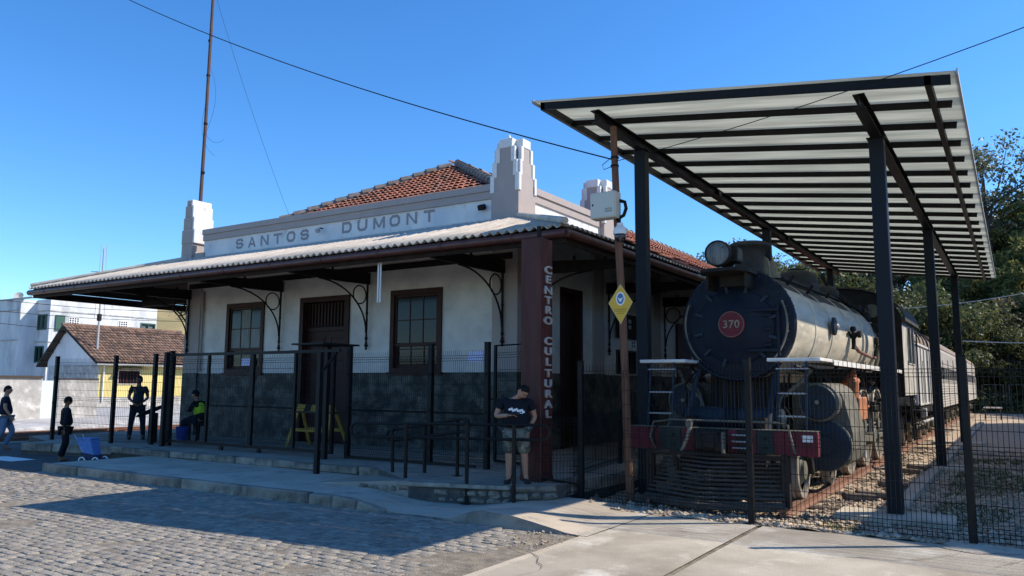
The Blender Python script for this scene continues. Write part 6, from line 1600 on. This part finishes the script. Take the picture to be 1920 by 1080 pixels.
# ================================================================ HOUSES AT THE LEFT
def K_(x,y,z,k): return (x*k,y*k,1.7+(z-1.7)*k)
k=1.6; HX,HY,HZ=K_(-33.68,19.22,1.04,k); ez=1.7+(2.66-1.7)*k; rz=1.7+(4.25-1.7)*k; HX0=-37.96*k-.0; HY1=40.0
hx_mid=-36.4*k
ho=thing('yellow_house','small gabled house with yellow side wall and weathered brown tile roof','house',(HX,HY,HZ))
MB().add([(HX,HY,HZ-1),(HX,HY1,HZ-1),(HX,HY1,ez),(HX,HY,ez),(HX-.2,HY,HZ-1),(HX-.2,HY1,HZ-1),(HX-.2,HY1,ez),(HX-.2,HY,ez)],[(0,1,2,3),(4,7,6,5),(3,2,6,7),(0,3,7,4)]).build('side_wall','yellow_wall',ho)
MB().box(HX+.002,HX+.03,HY,HY1,HZ-1,HZ+.02).build('grey_plinth','grey_wall',ho)
MB().extr([(HX0,HZ-1),(HX-.01,HZ-1),(HX-.01,ez),(hx_mid,rz-.15),(HX0,ez)],'xz',HY-.02,HY+.15).build('gable_wall','apt_white',ho)
MB().box(HX0+.3,HX-.05,HY-.06,HY-.021,HZ-1,ez-.35).build('lower_wall','grey_wall',ho)
for (a,b,nm) in (((HX+.45,ez-.12),(hx_mid,rz),'roof'),):
    o1=MB().add([(HX+.5,HY-.5,ez-.25),(HX+.5,HY1,ez-.25),(hx_mid,HY1,rz),(hx_mid,HY-.5,rz),(HX+.5,HY-.5,ez-.32),(HX+.5,HY1,ez-.32),(hx_mid,HY1,rz-.1),(hx_mid,HY-.5,rz-.1)],[(0,1,2,3),(4,7,6,5),(0,4,5,1),(0,3,7,4),(1,5,6,2)]).build('roof','roof_fascia',ho)
    o2=MB().add([(HX0-.7,HY-.5,ez-.35),(HX0-.7,HY1,ez-.35),(hx_mid,HY1,rz),(hx_mid,HY-.5,rz),(HX0-.7,HY-.5,ez-.45),(HX0-.7,HY1,ez-.45),(hx_mid,HY1,rz-.1),(hx_mid,HY-.5,rz-.1)],[(0,3,2,1),(4,5,6,7),(0,1,5,4),(0,4,7,3)]).build('roof_back','roof_fascia',ho)
up=Vector((hx_mid-HX-.5,0,rz-ez+.25)); tilefield('roof_tiles',(HX+.55,HY-.5,ez-.22),(0,1,0),up,int((HY1-HY+.5)/.27),int(up.length/.42),.27,.42,lambda p:True,'clay_old',o1)
MB().tube([(hx_mid,HY-.5,rz+.08),(hx_mid,HY1,rz+.08)],.13,8).build('ridge_cap','clay_old',o1)
MB().box(HX+.5,HX+.62,HY-.5,HY1,ez-.36,ez-.24).build('gutter','satellite',ho)
for t in (.15,.4,.65,.9):
    MB().cbox((lerp(HX0-.6,hx_mid,t),HY-.2,lerp(ez-.5,rz-.22,t)),(.12,.7,.14),.01).build('rafter_end','roof_fascia',ho)
wz0,wz1=HZ+.9,HZ+1.95; wy0,wy1=HY+1.35,HY+3.1
wf=MB().box(HX+.005,HX+.07,wy0,wy0+.08,wz0,wz1).box(HX+.005,HX+.07,wy1-.08,wy1,wz0,wz1).box(HX+.005,HX+.07,wy0+.08,wy1-.08,wz1-.08,wz1).box(HX+.005,HX+.07,wy0+.08,wy1-.08,wz0,wz0+.06).build('window','cab_white',ho)
MB().box(HX+.005,HX+.02,wy0+.081,wy1-.081,wz0+.061,wz1-.081).build('pane','glass_dark',wf)
for i in range(6): MB().box(HX+.05,HX+.06,wy0+.2+i*.25,wy0+.23+i*.25,wz0+.06,wz1-.08).build('window_bar','red_paint',wf)
MB().box(HX+.02,HX+.75,wy0-.1,wy1+.2,wz1+.05,wz1+.1).build('awning','roof_fascia',wf)
MB().tube([(HX+.1,HY+.3,HZ-.3),(HX+.1,HY+.3,ez-.3)],.06,6).build('downpipe','white_flat',ho)
# boundary wall pieces
bw=thing('boundary_wall','stained grey boundary wall along the street behind the left man','wall',(-34,14,0))
MB().box(-35.2,-35.0,8,17.55,-.3,1.85).build('wall_panel','grey_wall',bw); MB().box(-35.27,-34.93,8,17.55,1.851,1.95).build('coping','roof_fascia',bw)
gw=thing('painted_wall','pale blue painted wall section between the grey wall and the house','wall',(-35,19,0))
MB().box(-35.2,-35.02,17.56,18.25,-.2,1.75).build('wall_panel','paleblue_wall',gw)
ww=thing('white_wall','whitewashed wall running from the blue section up to the yellow house','wall',(-42,24,0))
MB().box(-35.2,-35.0,18.26,20.0,-.2,1.80).build('wall_panel','grey_wall',ww)
MB().box(-35.23,-34.97,18.26,20.0,1.802,1.86).build('coping','roof_fascia',ww)
# utility mast
um=thing('roof_mast','pale antenna mast with struts standing on the house roof eave','mast',(-57,32,3.2))
mx,my=-35.5*1.55,20.1*1.55
MB().tube([(mx,my,2.6),(mx,my,11.3)],[.09,.05],8).build('mast','satellite',um,smooth=True)
for d in (-.35,.35): MB().tube([(mx,my+d,6.2),(mx,my+d*.5,11.6)],.02,5).build('strut','satellite',um)
MB().tube([(mx-.6,my-.5,9.6),(mx+.6,my+.5,9.6)],.02,5).tube([(mx-.4,my-.4,8.3),(mx+.4,my+.4,8.3)],.02,5).cbox((mx,my,6.3),(.25,.25,.5),.03).build('cross_arm','iron_black',um)
for i,(z0,z1) in enumerate(((6.6,6.9),(5.9,6.2),(5.6,5.2))): cable('street_wire',['upper street wire crossing before the apartment block','middle street wire crossing before the apartment block','lower street wire crossing before the apartment block'][i],curve_pts((-50,10,z0+.6),(mx,my,z1),.25,10)+curve_pts((mx,my,z1),(-40,62,z1+1.4),.3,10)[1:],.018)
# apartment block
AX,AY,AZT=-72.6,36.6,9.1
ap_=thing('apartment_block','white three storey apartment block with stained parapet behind the tiled house','apartment building',(AX,AY,1))
def wall_with(mbm,name,axis,fixed,a0,a1,z0,z1,holes,m,th=.25,par=ap_):
    if axis=='x': w_=wall_side(fixed-th,fixed,a0,a1,z0,z1,holes)
    else: w_=wall_front(fixed,fixed+th,a0,a1,z0,z1,holes)
    return w_.build(name,m,par)
side_h_=[(44.0,46.6,6.3,7.6)]
wall_with(0,'side_wall','x',AX,AY+.26,47,-2,AZT,[(45.3,46.9,6.25,7.55)],'apt_white')
wall_with(0,'front_bay','y',AY,-74.9,AX,-2,AZT,[(-74.6,-73.0,6.35,7.75),(-74.7,-73.2,3.4,4.9)],'apt_white')
wall_with(0,'bay_side','x',-74.9,AY-1.4,AY,-2,AZT-.05,[],'apt_white')
wall_with(0,'front_wall','y',AY-1.4,-83,-75.15,-2,AZT,[(-81.4,-80.9,3.8,7.2)],'apt_white')
wall_with(0,'rear_wall','y',46.75,-82.7,AX-.26,-2,AZT,[],'apt_white')
MB().box(-83,AX-.3,AY+.3,47,AZT-.9,AZT-.8).box(-83,-82.8,AY-1.1,47,-2,AZT).build('roof_slab','apt_white',ap_)
MB().box(-83.05,-74.85,AY-1.47,AY-1.41,5.35,5.47).box(-83.05,-74.85,AY-1.47,AY-1.41,8.05,8.15).box(-74.85,AX+.05,AY-.06,AY-.01,5.2,5.32).box(-74.85,AX+.05,AY-.06,AY-.01,8.0,8.1).build('storey_band','grey_wall',ap_)
MB().box(AX+.01,AX+.06,AY,47,8.0,8.1).box(AX+.01,AX+.06,AY,47,5.2,5.3).build('storey_band','grey_wall',ap_)
MB().box(AX-.3,AX+.08,AY-.05,47.05,AZT+.002,AZT+.1).box(-83,AX-.31,AY-1.5,AY-1.1,AZT+.002,AZT+.1).build('parapet_cap','grey_wall',ap_)
def awin(axis,fix,a0,a1,z0,z1):
    q=MB(); t=.12
    for (u0,u1,v0,v1) in ((a0,a0+t,z0,z1),(a1-t,a1,z0,z1),(a0+t,a1-t,z1-t,z1),(a0+t,a1-t,z0,z0+t),((a0+a1)/2-.04,(a0+a1)/2+.04,z0+t,z1-t)):
        if axis=='x': q.box(fix-.1,fix+.06,u0,u1,v0,v1)
        else: q.box(u0,u1,fix-.06,fix+.1,v0,v1)
    f=q.build('window','green_frame',ap_)
    q=MB()
    if axis=='x': q.box(fix-.14,fix-.12,a0+.01,a1-.01,z0+.01,z1-.01)
    else: q.box(a0+.01,a1-.01,fix+.12,fix+.14,z0+.01,z1-.01)
    q.build('pane','curtain' if z0>6 else 'glass_dark',f)
awin('x',AX,45.3,46.9,6.25,7.55); awin('y',AY,-74.6,-73.0,6.35,7.75); awin('y',AY,-74.7,-73.2,3.4,4.9); awin('y',AY-1.4,-81.4,-80.9,3.8,7.2)
MB().box(AX+.005,AX+.12,AY+.5,AY+1.3,6.3,7.7).build('open_shutter','green_frame',ap_)
for ya in (38.3,43.0):
    g=MB().box(AX+.004,AX+.03,ya,ya+.95,6.95,7.6).build('vent_grid','white_flat',ap_)
    for i in range(4):
        for j in range(3): MB().box(AX+.031,AX+.035,ya+.06+i*.225,ya+.21+i*.225,7.0+j*.2,7.14+j*.2).build('vent_opening','glass_dark',g)
for i,(x,y,r_) in enumerate(((-78.5,AY,.42),(-74.2,AY+1,.32))):
    d=MB().lathe([(0,.18),(r_*.6,.1),(r_,-.02),(r_*.98,-.05),(0,.14)],(0,0,0),'y',20); o=d.build('satellite_dish','satellite',smooth=True); o.location=(x,y,AZT+.35+r_*.6); o.rotation_euler=(-.6,0,.9+.2*i)
    MB().tube([(0,.12,0),(0,.3,-r_)],.05,6).build('dish_mount','satellite',o).location=(0,0,0)
    tagt(o,['larger grey satellite dish on the apartment roof','smaller grey satellite dish on the apartment roof'][i],'satellite dish',group='satellite dishes on the apartment roof')
# unseen warehouse added beyond the right frame edge to cast the yard's shade
wh=thing('warehouse','low pale warehouse standing right of the yard','warehouse',(6,20,0))
MB().box(3.05,9,13.7,48,-.2,4.6).build('walls','warehouse_wall',wh)
MB().extr([(2.85,4.65),(9.2,4.65),(9.2,4.85),(6,5.6),(2.85,4.85)],'xz',13.45,48.2).build('roof','tin_brown',wh)  # roof of the added unseen building
for ya in (15,18,21,24,27,30,33,36,39,42,45):
    f=MB().box(2.98,3.045,ya,ya+1.4,1.4,2.8).build('window','green_frame',wh); MB().box(2.96,2.978,ya+.1,ya+1.3,1.5,2.7).build('pane','glass_dark',f)  # windows of the added unseen building
# ================================================================ TREES
def leafmesh(name,seed,rx,rz,n,size,m,clumps=26,droop=.0):
    rg=np.random.RandomState(seed); C=[]
    while len(C)<clumps:
        p=rg.uniform(-1,1,3)
        if .35<np.linalg.norm(p)<1: C.append(p*np.array([rx,rx,rz]))
    C=np.array(C); cr=rg.uniform(.22,.42,clumps)*rx
    idx=rg.randint(0,clumps,n); d=rg.normal(0,1,(n,3)); d/=np.linalg.norm(d,axis=1)[:,None]; rad=cr[idx]*rg.rand(n)**.45
    P=C[idx]+d*rad[:,None]*np.array([1,1,.7]); P[:,2]-=droop*rg.rand(n)
    a=rg.normal(0,1,(n,3)); a/=np.linalg.norm(a,axis=1)[:,None]; b=np.cross(a,d+rg.normal(0,.6,(n,3))); b/=np.linalg.norm(b,axis=1)[:,None]+1e-6
    s_=size*rg.uniform(.6,1.3,n)[:,None]
    V=np.stack([P-a*s_,P+b*s_*.45,P+a*s_,P-b*s_*.45],1).reshape(-1,3); F=np.arange(4*n).reshape(-1,4)
    me=bpy.data.meshes.new(name); me.vertices.add(4*n); me.vertices.foreach_set('co',V.astype(np.float32).ravel()); me.loops.add(4*n); me.loops.foreach_set('vertex_index',F.astype(np.int32).ravel()); me.polygons.add(n); me.polygons.foreach_set('loop_start',np.arange(0,4*n,4,dtype=np.int32)); me.polygons.foreach_set('loop_total',np.full(n,4,dtype=np.int32)); me.update(calc_edges=True)
    me.materials.append(MT[m]); return me,C
def trunkmesh(name,C,rx,rz,H,seed,r0=.22):
    rg=random.Random(seed); mb=MB(); b=-H
    lean=(rg.uniform(-.3,.3),rg.uniform(-.3,.3))
    mb.tube([(0,0,b-1),(lean[0]*.4,lean[1]*.4,b*.5),(lean[0],lean[1],-rz*.4),(lean[0]*1.2,lean[1]*1.2,rz*.3)],[r0,r0*.8,r0*.6,r0*.3],8)
    for c in C[::2]:
        s0=Vector((lean[0]*.8,lean[1]*.8,-rz*rg.uniform(.1,.7))); e=Vector(c); mid=s0.lerp(e,.5)+Vector((rg.uniform(-.3,.3),rg.uniform(-.3,.3),rg.uniform(0,.4)))
        mb.tube([s0,mid,e],[r0*.4,r0*.22,r0*.07],5)
    me=bpy.data.meshes.new(name); me.from_pydata(mb.v,[],mb.f); me.materials.append(MT['bark']); return me
protos=[]
for i,(rx,rz,n,size,m,cl,H) in enumerate(((3.4,3.0,11000,.165,'leaf_dark',34,4.5),(2.8,3.6,10000,.16,'leaf_mid',32,5),(3.8,2.8,12000,.16,'leaf_dark',38,4),(4.2,3.8,4600,.17,'leaf_blue',40,6),(2.6,3.0,2600,.2,'leaf_dry',26,4),(3.0,2.6,10000,.17,'leaf_mid',30,3.5))):
    me,C=leafmesh('crown',20+i,rx,rz,n,size,m,cl); protos.append((me,trunkmesh('trunk',C,rx,rz,H,i),H,m))
TL={0:'dense dark tree',1:'tall mid-green tree',2:'broad dark tree',3:'open bluish tree',4:'thin brownish tree',5:'round light-green tree'}
def tree(k,x,y,sc,rz,where,zc=None):
    me,tm,H,_=protos[k]; z=hill(x,y) if zc is None else zc
    t=thing('tree',TL[k]+' '+where,'tree',(x,y,z),'trees on the hill behind the yard')
    for nm,mesh in (('crown',me),('trunk',tm)):
        o=bpy.data.objects.new(nm,mesh); col.objects.link(o); o.parent=t; o.matrix_parent_inverse=Matrix.Identity(4); o.location=(0,0,H*sc); o.rotation_euler=(0,0,rz); o.scale=(sc,sc,sc*1.0)
    return t
rg=random.Random(21); n=0
places=[]
for row,(y,s0) in enumerate(((67,.95),(72,1.05),(78,1.1),(85,1.1),(93,1.15))):
    x=-32+row*1.3
    while x<14+row*2: places.append((x+rg.uniform(-1,1),y+rg.uniform(-1.5,1.5),s0*rg.uniform(.75,1.15),row)); x+=rg.uniform(4.0,5.4)
rowname=['at the foot of the hill','on the lower slope','halfway up the hill','on the upper slope','on the crest']
cnt={}
for (x,y,s_,row) in places:
    p=M.transposed()@Vector((x,y,8-1.7)); px=960+1467*p.x/-p.z
    k=rg.choice([0,2,0,0,2,0,4] if row<2 else [0,2,1,5,2] if row==2 else [1,5,2,0,4,3]); s_*=1.12  # lower rows mostly dark-leaved: the slope's shade put into leaf colour
    if px>1690 and row in (2,3): k=rg.choice([1,5,4,1])
    cnt[(k,row)]=cnt.get((k,row),0)+1
    side='at far left' if px<1500 else 'left of the coaches' if px<1650 else 'above the coach roofs' if px<1800 else 'at the right edge' if px<1950 else 'beyond the right edge'
    ordn=['first','second','third','fourth','fifth','sixth','seventh','eighth','ninth'][cnt[(k,row)]-1]
    tree(k,x,y,s_,rg.uniform(0,6.28),'%s %s, %s one'%(rowname[row],side,ordn))
for i,(x,y,s_) in enumerate(((7,60,1.0),(10,65,1.1),(6.5,66,.95),(13,60,1.0),(9,56,.9))): tree((0,2,0,2,0)[i],x,y,s_,i*1.3,['nearest the warehouse end beyond the right edge','behind the warehouse beyond the right edge','close to the yard beyond the right edge','farthest right beyond the right edge','beside the warehouse wall beyond the right edge'][i],0)  # unseen trees added off the right edge to shade the far yard
tree(3,-1.2,86,1.35,.6,'rising against the sky at the right edge',12.0)
tree(3,5.2,88,1.3,2.0,'rising against the sky just beyond the right edge',12.5)
tree(3,-.5,96,1.1,3.0,'behind the big open tree on the skyline',11.5)
# undergrowth mass
def ug(rg_):
    x=rg_.uniform(-35,18); y=63+rg_.rand()*38; return x,y,hill(x,y)
me,C=leafmesh('undergrowth',77,1,1,10,.2,'leaf_dark',6)
rg_=np.random.RandomState(8); N=140000; xs=rg_.uniform(-38,20,N); ys=62.5+rg_.rand(N)*38
cx=rg_.randint(0,700,N); ccx=rg_.uniform(-38,20,700); ccy=62.5+rg_.rand(700)*38; cr=rg_.uniform(.8,2.4,700)
d=rg_.normal(0,1,(N,3)); d/=np.linalg.norm(d,axis=1)[:,None]; hz=np.array([hill(a,b) for a,b in zip(ccx,ccy)])
P=np.stack([ccx[cx],ccy[cx],hz[cx]+.3],1)+d*(cr[cx]*rg_.rand(N)**.4)[:,None]*np.array([1,1,.8])
a=rg_.normal(0,1,(N,3)); a/=np.linalg.norm(a,axis=1)[:,None]; b=np.cross(a,d+rg_.normal(0,.5,(N,3))); b/=np.linalg.norm(b,axis=1)[:,None]+1e-6; s_=.17*rg_.uniform(.6,1.3,N)[:,None]
V=np.stack([P-a*s_,P+b*s_*.5,P+a*s_,P-b*s_*.5],1).reshape(-1,3)
o=bigmesh('undergrowth',V,np.arange(4*N).reshape(-1,4),'leaf_dark'); tagt(o,'dark tangled undergrowth covering the hillside behind the yard','undergrowth',kind='stuff')
